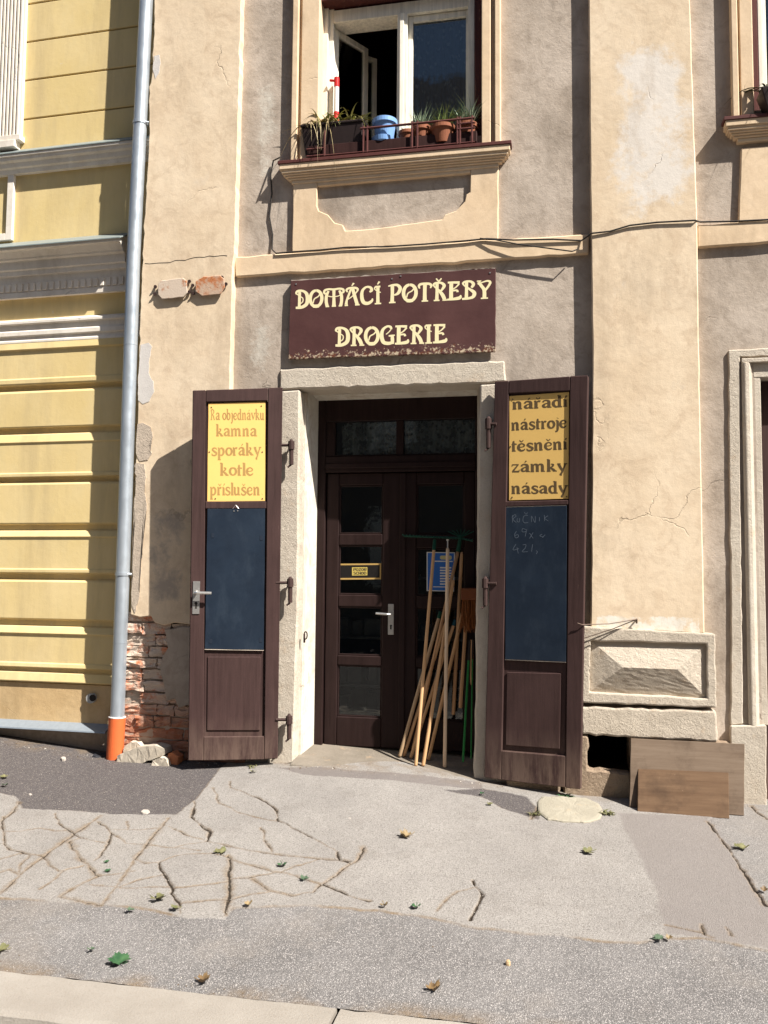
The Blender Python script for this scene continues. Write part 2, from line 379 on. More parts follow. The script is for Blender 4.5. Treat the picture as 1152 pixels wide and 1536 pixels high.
patch1 = [(-300,1075),(0,1088),(165,1120),(300,1128),(345,1142),(320,1165),(302,1192),(265,1222),(205,1222),(125,1218),(85,1216),(33,1214),(28,1196),(0,1190),(-300,1180)]
patch2 = [(415,1152),(470,1149),(560,1158),(650,1166),(720,1174),(725,1184),(640,1177),(560,1170),(470,1164)]
patch3 = [(662,1186),(725,1182),(792,1196),(806,1214),(806,1229),(770,1218),(720,1196)]
right = [(1062,1228),(1110,1295),(1152,1360),(1300,1600),(1700,1500),(1500,1190),(1120,1200)]
dark2 = [(925,1220),(1066,1224),(1108,1290),(1156,1366),(1156,1425),(1060,1408),(1000,1400),(985,1330),(945,1260)]
asph = blur(inside(strip, wxn, wyn), 1); darka = blur(inside(patch1, wxn, wyn) | inside(patch3, wxn, wyn), 1)
mid = blur(inside(patch2, wxn, wyn), 2); rgt = blur(inside(right, wxn, wyn), 1); conc2 = blur(inside(dark2, wxn, wyn), 6)
any_as = np.clip(asph + darka + mid + rgt, 0, 1)
Z = Z + .006*fbm(X, Y, 2.2, 51) + .0035*(1-any_as) + .0012*fbm(X, Y, 40, 77, 2)*(1+any_as)
Z += .012*conc2*0
crk = np.zeros_like(X); dirt = np.zeros_like(X)
def A(pts, ox=0, oy=1140, s=.5): return [(ox+x*s, oy+y*s) for x, y in pts]
L_, R_ = 0, 576
CR = [ # (polyline, half width m, depth m, dirt half width)
 (A([(585,125),(575,172),(612,200),(630,215),(622,245),(680,258),(760,275),(860,290),(960,300),(1050,305)]), .010, .028, .02),
 (A([(720,92),(790,122),(830,150),(836,185),(900,215),(960,250),(1010,275),(1018,300)]), .007, .02, .008),
 (A([(640,85),(660,130),(720,160),(800,180),(836,185)]), .004, .01, .006),
 (A([(690,65),(690,85),(720,92)]), .006, .014, .01),
 (A([(785,205),(795,240),(815,275)]), .004, .01, .005),
 (A([(1090,265),(1075,300),(1055,312),(1000,350),(965,372)]), .006, .016, .022),
 (A([(965,372),(1010,392),(1060,410),(1110,425)]), .009, .022, .015),
 (A([(680,290),(700,305),(780,325),(840,340),(890,350),(930,365)]), .006, .014, .02),
 (A([(478,308),(490,345),(518,380),(515,400),(540,430),(540,460)]), .008, .022, .012),
 (A([(478,308),(520,292),(560,285)]), .004, .01, .006),
 (A([(690,300),(685,360),(686,420),(678,465)]), .009, .02, .03),
 (A([(515,385),(600,380),(680,368)]), .004, .01, .006),
 (A([(270,375),(380,385),(515,382)]), .003, .007, .006),
 (A([(300,168),(240,210),(200,240),(120,300),(60,350),(0,405)]), .006, .012, .028),
 (A([(505,175),(460,230),(405,300)]), .006, .012, .026),
 (A([(405,300),(380,340),(345,385),(305,435)]), .004, .006, .02),
 (A([(165,160),(175,190),(205,210),(240,235),(310,250)]), .006, .014, .012),
 (A([(205,245),(230,280),(255,310),(290,345),(300,350)]), .007, .014, .03),
 (A([(300,350),(230,380),(180,410)]), .004, .006, .022),
 (A([(250,320),(200,330),(120,390)]), .004, .006, .015),
 (A([(290,185),(320,200),(335,220),(325,250),(305,285),(280,305)]), .006, .016, .014),
 (A([(10,170),(8,215),(15,250),(25,270),(90,285),(125,290)]), .006, .014, .015),
 (A([(60,125),(45,150),(10,178)]), .006, .014, .02),
 (A([(330,210),(420,210),(480,205)]), .003, .007, .005),
 (A([(505,200),(560,225),(620,245)]), .004, .01, .012),
 (A([(380,185),(385,210)]), .003, .007, .005),
 (A([(440,255),(520,265),(600,275)]), .003, .006, .005),
 (A([(0,300),(60,282),(120,288)]), .003, .006, .006),
 (A([(690,360),(750,355),(800,345),(820,340)]), .004, .009, .012),
 (A([(760,360),(800,385),(820,395)]), .005, .01, .02),
 (A([(265,360),(280,385),(298,405),(290,430),(270,455),(255,480)], R_), .010, .026, .01),
 (A([(280,380),(220,395),(180,425),(158,455)], R_), .003, .006, .012),
 (A([(840,497),(900,510),(960,520)], R_), .004, .01, .008),
 (A([(955,495),(962,525),(985,535)], R_), .005, .012, .01),
 (A([(1025,505),(1045,530)], R_), .004, .01, .008),
 (A([(970,185),(1000,225),(1050,290),(1100,370),(1150,440)], R_), .010, .022, .022),
 (A([(1100,140),(1125,160),(1152,178)], R_), .008, .018, .025),
 (A([(440,180),(465,140),(480,135)], R_), .006, .012, .02),
 (A([(0,338),(30,330),(60,350)]), 0.004, 0.008, 0.015),
 (A([(125,290),(150,318),(180,335),(250,320)]), 0.004, 0.01, 0.014),
 (A([(405,300),(440,312),(478,308)]), 0.004, 0.008, 0.012),
 (A([(345,385),(420,362),(490,345)]), 0.004, 0.008, 0.014),
 (A([(300,350),(345,345),(405,335)]), 0.004, 0.008, 0.012),
 (A([(560,285),(640,283),(690,296)]), 0.004, 0.01, 0.012),
 (A([(930,365),(965,372)]), 0.005, 0.012, 0.02),
 (A([(820,395),(880,408),(940,398),(965,372)]), 0.005, 0.012, 0.02),
 (A([(686,420),(750,405),(820,395)]), 0.004, 0.008, 0.014),
 (A([(335,220),(380,250),(440,255)]), 0.004, 0.008, 0.012),
 (A([(90,285),(60,320),(60,350)]), 0.003, 0.007, 0.01),
 (A([(540,430),(600,425),(680,420)]), 0.003, 0.007, 0.012),
 (A([(622,245),(560,255),(520,265)]), 0.003, 0.007, 0.01),
 (A([(205,210),(165,215),(120,205),(60,215),(8,215)]), 0.003, 0.006, 0.01),
 (A([(180,410),(240,425),(305,435)]), 0.004, 0.008, 0.02),
 (A([(240,235),(205,245)]), 0.005, 0.01, 0.014),
 (A([(840,340),(890,320),(960,300)]), 0.003, 0.006, 0.01),
 (A([(1018,300),(1055,312)]), 0.005, 0.012, 0.014),

]
for pts, hw, dp, dw in CR:
    hw = max(hw*.85, .0056); dw = max(dw, .013)
    P = G2(pts); m_ = .12
    xi = (X > P[:,0].min()-m_) & (X < P[:,0].max()+m_) & (Y > P[:,1].min()-m_) & (Y < P[:,1].max()+m_)
    if not xi.any(): continue
    d = dist(pts, X[xi] + .013*fbm(X[xi], Y[xi], 13, 91, 6), Y[xi] + .013*fbm(X[xi], Y[xi], 13, 95, 6))
    nv = np.clip(.85 + 1.1*fbm(X[xi], Y[xi], 11, 63, 3), .42, 1.5)
    c = np.exp(-(d/(hw*nv*.8))**2)*np.clip(nv*1.5, 0, 1); crk[xi] = np.maximum(crk[xi], c*min(1, .22+dp/.026))
    Z[xi] -= dp*c*.65
    dd = np.clip(1.15 - d/(dw*np.clip(nv, .3, 1.5)), 0, 1); dirt[xi] = np.maximum(dirt[xi], dd)
# seams between concrete and asphalt gather sand
edge = np.abs(blur(asph, 14)-.5); dirt = np.maximum(dirt, np.clip((.40-edge)*3.5, 0, 1)*np.clip(.55+2.4*fbm(X, Y, 3, 41), 0, 1))
edge2 = np.abs(blur(darka, 10)-.5); dirt = np.maximum(dirt, np.clip((.30-edge2)*3, 0, .8)*np.clip(.4+2.4*fbm(X, Y, 4, 43), 0, 1))
foot = np.clip((Y+.16)/.2, 0, 1)*np.clip(.4+1.6*fbm(X, Y, 8, 15), 0, 1); dirt = np.maximum(dirt, foot*.8)
kd = np.clip((YK+.10-Y)/.1, 0, 1); dirt = np.maximum(dirt, kd*np.clip(.6+1.5*fbm(X, Y, 6, 19), 0, 1))
me = bpy.data.meshes.new('pavement')
co = np.stack([X, Y, Z], -1).reshape(-1, 3).astype(np.float32)
idx = np.arange(nx*ny).reshape(ny, nx)
q = np.stack([idx[:-1, :-1], idx[:-1, 1:], idx[1:, 1:], idx[1:, :-1]], -1).reshape(-1, 4)
me.vertices.add(len(co)); me.vertices.foreach_set('co', co.ravel())
me.loops.add(q.size); me.loops.foreach_set('vertex_index', q.ravel().astype(np.int32))
me.polygons.add(len(q)); me.polygons.foreach_set('loop_start', np.arange(0, q.size, 4, dtype=np.int32)); me.polygons.foreach_set('loop_total', np.full(len(q), 4, np.int32))
me.polygons.foreach_set('use_smooth', np.ones(len(q), bool)); me.update()
for nme, arr in (('asph', asph), ('darka', darka), ('mid', mid), ('rgt', rgt), ('conc2', conc2), ('crk', crk), ('dirt', dirt)):
    at_ = me.attributes.new(nme, 'FLOAT', 'POINT'); at_.data.foreach_set('value', np.clip(arr, 0, 1).astype(np.float32).ravel())
def paving():
    m = Mat('pavement_surface', .92, 0, .2)
    big = m.ramp(m.noise(1.7, 8, .7), .35, .68)
    spk = m.noise(170, 2, .6); spk2 = m.voro(310, 'Color')
    sv = m.n('ShaderNodeSeparateColor'); m.put(sv.inputs[0], spk2)
    conc = m.mix(big, (.245, .226, .208), (.318, .295, .27)); conc = m.mix(m.math('MULTIPLY', m.ramp(m.noise(4.5, 7, .72), .52, .7), .45), conc, (.19, .168, .148))
    conc = m.mix(m.math('MULTIPLY', m.ramp(m.noise(120, 4, .75), .47, .62), .8), conc, (.12, .106, .094))
    conc = m.mix(m.math('MULTIPLY', m.ramp(sv.outputs[0], .78, .95), .4), conc, (.46, .43, .40))
    conc = m.mix(m.math('MULTIPLY', m.attr('conc2'), .75), conc, m.mix(m.ramp(spk, .4, .7), (.215, .19, .175), (.15, .13, .12)))
    asp = m.mix(m.ramp(m.noise(2.5, 5, .6), .35, .7), (.132, .124, .119), (.188, .177, .169))
    asp = m.mix(m.ramp(sv.outputs[1], .74, .9), asp, (.40, .37, .35))
    asp = m.mix(m.math('MULTIPLY', m.ramp(sv.outputs[0], .0, .3, 1, 0), .7), asp, (.07, .06, .056))
    asp = m.mix(m.math('MULTIPLY', m.ramp(m.noise(1.1, 6, .7), .52, .7), .45), asp, (.25, .215, .18))
    drk = m.mix(m.ramp(m.noise(60, 5, .7), .4, .7), (.075, .065, .064), (.118, .105, .102))
    drk = m.mix(m.ramp(sv.outputs[1], .93, .98), drk, (.34, .30, .26))
    drk = m.mix(m.ramp(m.noise(9, 8, .75), .68, .72), drk, (.45, .41, .36))
    md = m.mix(m.ramp(spk, .4, .7), (.20, .175, .16), (.13, .115, .11))
    c = m.mix(m.attr('asph'), conc, asp); c = m.mix(m.attr('rgt'), c, m.mix(.4, asp, conc)); c = m.mix(m.attr('mid'), c, md); c = m.mix(m.attr('darka'), c, drk)
    dirtc = m.mix(m.ramp(m.noise(50, 5, .7), .35, .7), (.14, .10, .065), (.25, .185, .12))
    c = m.mix(m.math('MULTIPLY', m.attr('dirt'), m.ramp(m.noise(28, 6, .7), .3, .6, .25, .95)), c, dirtc)
    c = m.mix(m.ramp(m.math('ADD', m.attr('crk'), m.math('MULTIPLY', m.math('SUBTRACT', m.noise(90, 4, .7), .5), .5)), .28, .55), c, (.04, .03, .022))
    h = m.math('ADD', m.math('MULTIPLY', m.noise(150, 3, .65), .8), m.math('MULTIPLY', m.voro(200), .7))
    return m.done(c, m.bump(h, .75, .006))
M_pave = paving(); me.materials.append(M_pave)
po = bpy.data.objects.new('pavement', me); C.objects.link(po); tag(po, 'cracked concrete pavement with grey asphalt patches and strips', kind='structure')
# the pavement beyond the detailed stretch, both ways along the street
def coarse(name, x0, x1, mat):
    bm = B(); n = 12; g = []
    for i in range(n+1):
        x = x0+(x1-x0)*i/n; g.append([bm.verts.new((x, y, gz(x, y)-.004)) for y in (YK, -1.4, -.01, .24)])
    for i in range(n):
        for k in range(3): bm.faces.new([g[i][k], g[i+1][k], g[i+1][k+1], g[i][k+1]])
    return tag(obj(name, bm, mat), kind='structure')
M_far = plain('plain_asphalt', (.09, .082, .077), .95, 0, .2, 60, .5)
coarse('pavement_beyond', -30, GX0+.01, M_far); coarse('pavement_beyond', GX1-.01, 30, M_far)
bm = B(); v = [bm.verts.new(p) for p in ((-300, -300, -.30), (300, -300, -.30), (300, 300, -.30), (-300, 300, -.30))]; bm.faces.new(v)
tag(obj('street', bm, M_far), 'grey asphalt street beyond the kerb', kind='structure')
def kerbm():
    m = Mat('kerb_stone', .9, 0, .2)
    c = m.mix(m.ramp(m.noise(3, 6), .35, .7), (.265, .235, .20), (.33, .298, .258)); c = m.mix(m.math('MULTIPLY', m.ramp(m.noise(150, 3, .7), .5, .7), .5), c, (.22, .18, .14))
    return m.done(c, m.bump(m.noise(110, 5, .7), .6, .006))
M_kerb = kerbm()
jx = [-6.1, -4.6, -3.1, -1.6, gp(508, 1514).x, .6, 2.0, 3.5]
jx[3] = jx[4]-1.55
for a, b in zip(jx, jx[1:]):
    bm = B(); n = 24; rr = random.Random(int(a*100)); prof = [(YK-.001, -.25), (YK-.001, -.010), (YK-.008, -.001), (YK-.06, .0), (YK-.27, -.004), (YK-.296, -.018), (YK-.305, -.05), (YK-.31, -.25)]
    rows = []
    for i in range(n+1):
        x = a+.008+(b-a-.016)*i/n; e = rr.gauss(0, .003); e2 = rr.gauss(0, .003)
        rows.append([bm.verts.new((x, y + (e if k < 3 else e2), gz(x, YK)+z+.004)) for k, (y, z) in enumerate(prof)])
    for i in range(n):
        for k in range(len(prof)-1): bm.faces.new([rows[i][k], rows[i+1][k], rows[i+1][k+1], rows[i][k+1]])
    bm.faces.new(rows[0]); bm.faces.new(rows[-1][::-1])
    o = obj('kerb', bm, M_kerb); tag(o, 'pale kerb stone along the pavement edge', kind='structure')


# sand, grit and leaf crumbs gathered along the wall, the cracks and the kerb
bm = B(); rr = random.Random(21)
def crumb(x, y, r):
    z = gz(x, y); a = rr.uniform(0, 6.28); p = [Vector((x+r*math.cos(a+k*2.09)*rr.uniform(.6, 1.3), y+r*math.sin(a+k*2.09)*rr.uniform(.6, 1.3), z-.001)) for k in range(3)]
    q = [bm.verts.new(v) for v in p]; t = bm.verts.new((x+rr.uniform(-r, r)*.3, y, z+r*rr.uniform(.5, 1.1))); f = []
    for k in range(3): f.append(bm.faces.new([q[k], q[(k+1) % 3], t]))
    m_ = rr.choice((0, 0, 1, 2))
    for g in f: g.material_index = m_
for _ in range(420): crumb(rr.uniform(-4.4, 1.4), -abs(rr.gauss(0, .05))-.005, rr.uniform(.002, .008))
for _ in range(260): crumb(rr.uniform(-2.5, 1.1), YK+abs(rr.gauss(0, .05))+.005, rr.uniform(.0015, .005))
for pts, hw, dp, dw in CR:
    P = G2(pts)
    for (x1, y1), (x2, y2) in zip(P, P[1:]):
        for _ in range(3): f = rr.random(); crumb(x1+(x2-x1)*f+rr.gauss(0, .02), y1+(y2-y1)*f+rr.gauss(0, .02), rr.uniform(.0015, .005))
for _ in range(260): crumb(rr.uniform(-3.6, 1.2), rr.uniform(-2.8, -.1), rr.uniform(.0015, .005))
tag(obj('grit', bm, [plain('grey_grit', (.22, .2, .18)), plain('pale_grit', (.42, .38, .33)), plain('brown_litter', (.12, .08, .045))]), 'sand, pebbles and leaf crumbs along the wall foot and cracks', 'grit', kind='stuff')
# ================================================================ SHOP BUILDING
SH = empty('shop_building', (-1.2, .07, .1), 'old cream and grey rendered house with dark brown shop door, open shutters and flower window', 'building')
t_g = -.07
bm = B()
XL, XR = wx(340, 300, .07), 7.5
Xd0, Xd1 = wx(447, 900, .06)-.03, wx(714, 900, .06)+.03
zD = wz(590, 577, .06)+.02
Xr0, zR = wx(1137, 800, .07), wz(1148, 552, .07)
zWn = wz(595, 215, .07); Xw0, Xw1 = wx(472, 100, .07), wx(728, 100, .07)
Xv0 = wx(1126, 100, .07)
YF, YB = .07, .5
for a in ((XL, Xd0, -.4, zD), (Xd1, Xr0, -.4, zD), (Xr0, XR, zR, zD), (XL, XR, zD, zWn), (XL, Xw0, zWn, 7.6), (Xw1, Xv0, zWn, 7.6), (Xw0, Xw1, wz(530, 2, .1)+.12, 7.6)):
    if a[0] == Xd1 and a[3] == zD: box(bm, a[0], wx(880, 1130, 0), YF, YB, a[2], a[3]); box(bm, wx(880, 1130, 0), wx(948, 1130, 0), YF, YB, wz(910, 1104, 0), a[3]); box(bm, wx(948, 1130, 0), a[1], YF, YB, a[2], a[3])
    else: box(bm, a[0], a[1], YF, YB, a[2], a[3])
obj('wall', bm, M_grey, SH)
bm = B(); prism(bm, FA, [(238,-280),(231,0),(230,60),(228,82),(230,100),(226,124),(223,130),(224,200),(216,330),(213,400),(210,470),(208,560),(206,640),(203,700),(202,780),(199,850),(196,905),(196,922),(210,926),(226,924),(232,934),(246,938),(262,934),(290,938),(347,938),(345,580),(349,400),(352,380),(361,40),(363,-20),(369,-280)], 0, -.5, .45, 10, 3)
obj('pilaster', bm, M_cream, SH, .006)
bm = B(); prism(bm, FA, [(880,-280),(883,0),(885,200),(887,400),(889,520),(888,700),(886,942),(1057,950),(1056,900),(1052,700),(1048,480),(1046,340),(1040,150),(1035,0),(1028,-280)], 0, -.12, .25, 24, 5)
obj('pilaster', bm, M_cream, SH, .008)
# brickwork where the plaster has fallen
bm = B(); rr = random.Random(5)
bx0, bx1 = wx(186, 1000, .05), wx(372, 1000, .05)
zt, rowh = wz(240, 918, .03), .088
for i in range(16):
    z1 = zt - i*rowh; x = bx0 + (0 if i % 2 else -.0) + rr.uniform(-.02, .02); wdt = .15 if i % 2 else .27
    if i in (3, 6): wdt = .2
    while x < bx1:
        x2 = min(x + wdt*rr.uniform(.85, 1.1), bx1); d = rr.uniform(-.014, .012) + (.01 if i > 8 else 0) + (.012 if rr.random() < .12 else 0)
        v0 = len(bm.verts)
        box(bm, x+.004, x2-.006, .028+d, .2, z1-rowh+.011+rr.uniform(-.004, .004), z1-rr.uniform(0, .004))
        x = x2; wdt = rr.choice((.15, .26, .28))
bmesh.ops.subdivide_edges(bm, edges=[e for e in bm.edges if e.calc_length() > .05], cuts=3, use_grid_fill=True)
for v in bm.verts: v.co += Vector((rr.gauss(0, .005), rr.gauss(0, .0055), rr.gauss(0, .004)))
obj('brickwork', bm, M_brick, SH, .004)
bm = B(); box(bm, bx0+.012, bx1, .05, .6, -.3, zt-.005); obj('mortar_bed', bm, M_mortar, SH)
bm = B(); prism(bm, FA, [(246,944),(252,972),(240,1000),(246,1030),(250,1052),(262,1048),(268,1062),(280,1058),(345,1066),(346,938),(300,940)], -.004, -.04, 1.2, 8, 9)
obj('old_grey_plaster', bm, M_grey, SH, .004)
# plaster losses and filler along the left pilaster's broken corner
M_fill = plain('lime_filler', (.58, .54, .50), .95, 0, .12, 20, .4)
for q in ([(211,517),(223,514),(228,520),(224,538),(223,560),(230,572),(231,588),(224,602),(214,606),(207,600),(208,560)], [(231,84),(239,82),(241,95),(238,110),(233,118),(229,104)]):
    bm = B(); prism(bm, FA, q, .0025, -.01, .5, 5, 3); obj('filler_patch', bm, M_fill, SH)
M_loss = plain('bare_mortar', (.46, .38, .30), .95, 0, .4, 24, 1.0)
for q in ([(206,636),(214,634),(226,640),(229,655),(222,668),(228,680),(222,690),(210,692),(204,680)], [(204,694),(216,696),(219,716),(217,740),(220,760),(214,800),(211,850),(208,900),(202,920),(197,900),(200,820)]):
    bm = B(); prism(bm, FA, q, .004, -.02, .9, 5, 4); bmesh.ops.triangulate(bm, faces=bm.faces[:]); obj('bare_mortar', bm, M_loss, SH, .003)
rr = random.Random(6); P = [(217,396.5),(240,394),(263,391.5),(285,388.5),(306,385),(330,384),(346,382)]
bm = B(); tube(bm, [w(a[0]+(b[0]-a[0])*f+rr.gauss(0, .6), a[1]+(b[1]-a[1])*f+rr.gauss(0, .8), 0) for a, b in zip(P, P[1:]) for f in (0, .33, .66)], .0022, 5); obj('plaster_crack', bm, M_dark, SH)
# string course
bm = B(); prism(bm, FA, [(351,385),(440,379),(620,367),(884,351),(883,380),(620,397),(353,415)], -.035, -.1, .5, 20, 2); obj('string_course', bm, M_band, SH, .008)
bm = B(); prism(bm, FA, [(1046,337),(1152,330),(1400,314),(1400,345),(1152,363),(1046,371)], -.035, -.1, .5, 20, 2); obj('string_course', bm, M_band, SH, .008)
# window apron with its shaped panel
bm = B(); prism(bm, FA, [(440,256),(476,254),(475,308),(478,316),(492,322),(502,334),(514,337),(518,346),(560,343),(663,329),(667,322),(684,316),(697,302),(699,292),(705,288),(706,250),(748,246),(747,359),(438,379)], -.038, -.1, .3, 14, 4)
obj('window_apron', bm, M_band, SH, .006)
bm = B(); prism(bm, FA, [(476.3,254),(705.6,250),(705.6,259),(476,279)], -.039, -.1); obj('window_apron', bm, M_band, SH, .004)
bm = B(); prism(bm, FA, [(1112,222),(1152,219),(1400,204),(1400,310),(1152,331),(1108,334)], -.038, -.1, .3, 14, 4); obj('window_apron', bm, M_band, SH, .006)
# window sills
def sill(px0, py0, px1, py1, y0, name='window_sill'):
    x0, x1 = wx(px0, py0, y0), wx(px1, py1, y0); z = (wz(px0, py0, y0)+wz(px1, py1, y0))/2 if py1 is not None else wz(px0, py0, y0)
    bm = B()
    for dx, y, za, zb in ((.0, y0+.008, -.028, -.072), (.008, y0+.014, -.072, -.080), (.014, y0+.018, -.080, -.098), (.026, y0+.027, -.098, -.112), (.040, y0+.038, -.112, -.126), (.06, y0+.05, -.126, -.142), (.085, y0+.06, -.142, -.17)):
        box(bm, x0+.012+dx, x1-.012-dx, y, .2, z+zb, z+za)
    s = obj(name, bm, M_band, SH, .005)
    bm = B(); hexa(bm, [(x0,y0,z-.03),(x1,y0,z-.03),(x1,y0,z-.004),(x0,y0,z-.004),(x0,.2,z-.027),(x1,.2,z-.027),(x1,.2,z+.008),(x0,.2,z+.008)])
    obj('sill_flashing', bm, M_sill, s, .003); return x0, x1, z
SX0, SX1, SZ = sill(416, 243, 767, 206, -.03)
VX0 = wx(1086, 176, -.03); VZ = wz(1086, 176, -.03)
sill(1086, 176, 1420, 141, -.03)
# window surround mouldings: outer fillet, groove, inner band
def surround(xs, side, ztop, zbot):
    bm = B(); a, b, c, d = xs
    box(bm, min(a, b), max(a, b), .012, .12, zbot, ztop); box(bm, min(b, c), max(b, c), .05, .12, zbot, ztop); box(bm, min(c, d), max(c, d), .026, .15, zbot, ztop)
    obj('window_surround', bm, M_band, SH, .006)
surround([wx(p, 110, .02) for p in (438, 447, 451, 478)], 0, 7.3, SZ+.009)
surround([wx(p, 110, .02) for p in (751, 742, 736, 722)], 1, 7.3, SZ+.009)
surround([wx(p, 80, .02) for p in (1097, 1107, 1110, 1130)], 0, 7.3, VZ+.009)
# ---- upper window
def dark_room(name, x0, x1, y0, y1, z0, z1):
    bm = B(); P = [(x0,y0,z0),(x1,y0,z0),(x1,y1,z0),(x0,y1,z0),(x0,y0,z1),(x1,y0,z1),(x1,y1,z1),(x0,y1,z1)]; v = [bm.verts.new(p) for p in P]
    for f in ((0,1,2,3), (4,5,6,7), (1,2,6,5), (2,3,7,6), (3,0,4,7)): bm.faces.new([v[i] for i in f])
    return obj(name, bm, M_room, SH)
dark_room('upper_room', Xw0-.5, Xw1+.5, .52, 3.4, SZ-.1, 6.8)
WY = .16
wa, wb_ = wx(478, 100, WY), wx(722, 100, WY); zt_ = wz(505, 4, .1); zb_ = SZ+.03
bm = B()
for x0, x1, z0, z1 in ((wx(474.5, 100, .12)-.05, wx(482, 100, .12), zb_-.03, zt_), (wx(712, 100, .12), wx(722, 100, .12)+.06, zb_-.03, zt_)): box(bm, x0, x1, .12, .4, z0, z1)
box(bm, Xw0, Xw1, .06, .4, zt_, zt_+.16)
WN = obj('window', bm, M_redbrown, SH, .004)
def part(name, mat, parent, boxes, bev=.003):
    bm = B()
    for b in boxes: box(bm, *b)
    return obj(name, bm, mat, parent, bev)
X = lambda p, y=100, Y=WY: wx(p, y, Y)
zr = wz(600, 22, WY)
part('window_frame', M_winwhite, WN, [(X(482), X(492), WY-.012, WY+.2, zb_, zt_), (X(492), X(499.5), WY+.01, WY+.2, zb_, zt_),
    (X(596), X(611), WY-.01, WY+.16, zb_, zr), (X(600), X(606), WY-.022, WY-.0095, zb_, zr),
    (X(702), X(712), WY-.012, WY+.2, zb_, zt_), (X(499.5), X(702), WY, WY+.17, zr, zt_-.02), (X(499.5), X(702), WY, WY+.2, zb_-.03, zb_+.02)])
ys = WY+.03
zs1 = zr-.005
part('window_sash', M_winwhite, WN, [(X(611.3), X(619, 100, ys), ys, ys+.05, zb_+.02, zs1), (X(699, 100, ys), X(701.8), ys-.006, ys+.05, zb_+.02, zs1), (X(619, 100, ys), X(699, 100, ys), ys, ys+.05, zs1-.05, zs1), (X(619, 100, ys), X(699, 100, ys), ys, ys+.05, zb_+.02, zb_+.09)])
part('window_pane', M_glass, WN, [(X(618.5, 100, ys), X(699.5, 100, ys), ys+.022, ys+.026, zb_+.08, zs1-.045)], 0)
bm = B(); n = 60; xa_, xb_ = X(613), X(712); col = []
for i in range(n+1):
    x = xa_+(xb_-xa_)*i/n; y = .27 + .012*math.sin(i*1.3) + .008*math.sin(i*.47); col.append([bm.verts.new((x, y, z)) for z in (zb_+.02, zs1-.15, zs1-.02)])
for a, b in zip(col, col[1:]):
    for k in range(2): bm.faces.new([a[k], b[k], b[k+1], a[k+1]])
obj('lace_curtain', bm, M_lace, WN, smooth=True)
# the open left sash and the inner one behind it
def zhit(px, py, z):
    d = ray(px, py); return CAMP + d*((z-CAMP.z)/d.z)
def open_sash(h, tip_px, ztop, zbot, wd):
    p = zhit(*tip_px, ztop); d = Vector((p.x-h[0], p.y-h[1], 0)); L = d.length; d.normalize()
    pl = Plane((h[0], h[1], 0), (d.y, -d.x, 0)); bm = B()
    for a0, a1, z0, z1 in ((0, wd, zbot, ztop), (L-wd, L, zbot, ztop), (wd, L-wd, ztop-wd, ztop), (wd, L-wd, zbot, zbot+wd)): pbox(bm, pl, a0, a1, z0, z1, -.035, 0)
    s = obj('window_sash', bm, M_winwhite, WN, .004)
    bm = B(); pbox(bm, pl, wd-.003, L-wd+.003, zbot+wd-.003, ztop-wd+.003, -.02, -.016); obj('window_pane', bm, M_glass, WN)
open_sash((X(500.5, 100, WY+.04), WY+.06), (553, 73), zs1, zb_+.03, .05)
open_sash((X(507, 100, WY+.25), WY+.26), (566, 88), zs1-.02, zb_+.05, .042)
# right-hand upper window, cut by the picture's edge
bm = B(); box(bm, wx(1128, 80, .12)-.05, wx(1137, 80, .12), .12, .4, VZ, 6.9); WN2 = obj('window', bm, M_redbrown, SH, .004)
x2 = lambda p: wx(p, 80, WY)
part('window_frame', M_winwhite, WN2, [(x2(1137), x2(1144), WY-.012, WY+.2, VZ+.03, 6.9), (x2(1145.5), x2(1151), WY+.02, WY+.2, VZ+.03, 6.9), (x2(1151), x2(1400), WY+.02, WY+.2, VZ+.03, VZ+.09)])
part('window_pane', M_glass, WN2, [(x2(1151), x2(1400), WY+.05, WY+.054, VZ+.09, 6.9)], 0)
dark_room('upper_room', x2(1120), x2(1450), .52, 2.4, VZ-.1, 6.9)
# ---- stone door surround
Xj0, Xj1 = wx(448, 900, .06), wx(713, 900, .06)
bm = B(); prism(bm, FA, [(419,553.5),(560,547.5),(757,540.5),(759.5,572.5),(720,575),(449.5,583),(419,585)], -.052, -.3, .7, 12, 6); obj('door_lintel', bm, M_stone, SH, .012)
bm = B(); prism(bm, FA, [(419,586),(450,584),(449,700),(447,900),(443,1050),(441,1146),(400,1150),(408,1000),(415,800)], -.053, -.2, .5, 16, 7); obj('door_jamb', bm, M_stone, SH, .014)
bm = B(); prism(bm, FA, [(719.5,576),(760,573.5),(762,800),(762,1185),(709,1182),(712,1100),(714,900),(717,700)], -.053, -.2, .5, 16, 8); obj('door_jamb', bm, M_stone, SH, .014)
zl = wz(590, 579, .06)
bm = B(); hexa(bm, [(Xj0-.3,.205,-.1),(Xj0+.004,.205,-.1),(Xj0+.004,.205,zl+.05),(Xj0-.3,.205,zl+.05),(Xj0-.3,.53,-.1),(Xj0+.038,.53,-.1),(Xj0+.038,.53,zl+.05),(Xj0-.3,.53,zl+.05)])
box(bm, Xj0-.25, Xj0+.0015, .165, .205, -.1, zl-.004)
hexa(bm, [(Xj0-.02,.301,zl),(Xj1+.05,.301,zl-.0),(Xj1+.05,.301,zl+.2),(Xj0-.02,.301,zl+.2),(Xj0-.02,.53,zl-.03),(Xj1+.05,.53,zl-.03),(Xj1+.05,.53,zl+.2),(Xj0-.02,.53,zl+.2)])
bmesh.ops.subdivide_edges(bm, edges=[e for e in bm.edges if e.calc_length() > .3], cuts=20)
obj('door_reveal', bm, M_jamb, SH)
bm = B(); box(bm, Xj1, Xj1+.35, .19, .53, -.1, zl+.05); obj('door_reveal', bm, M_stone, SH, .01)
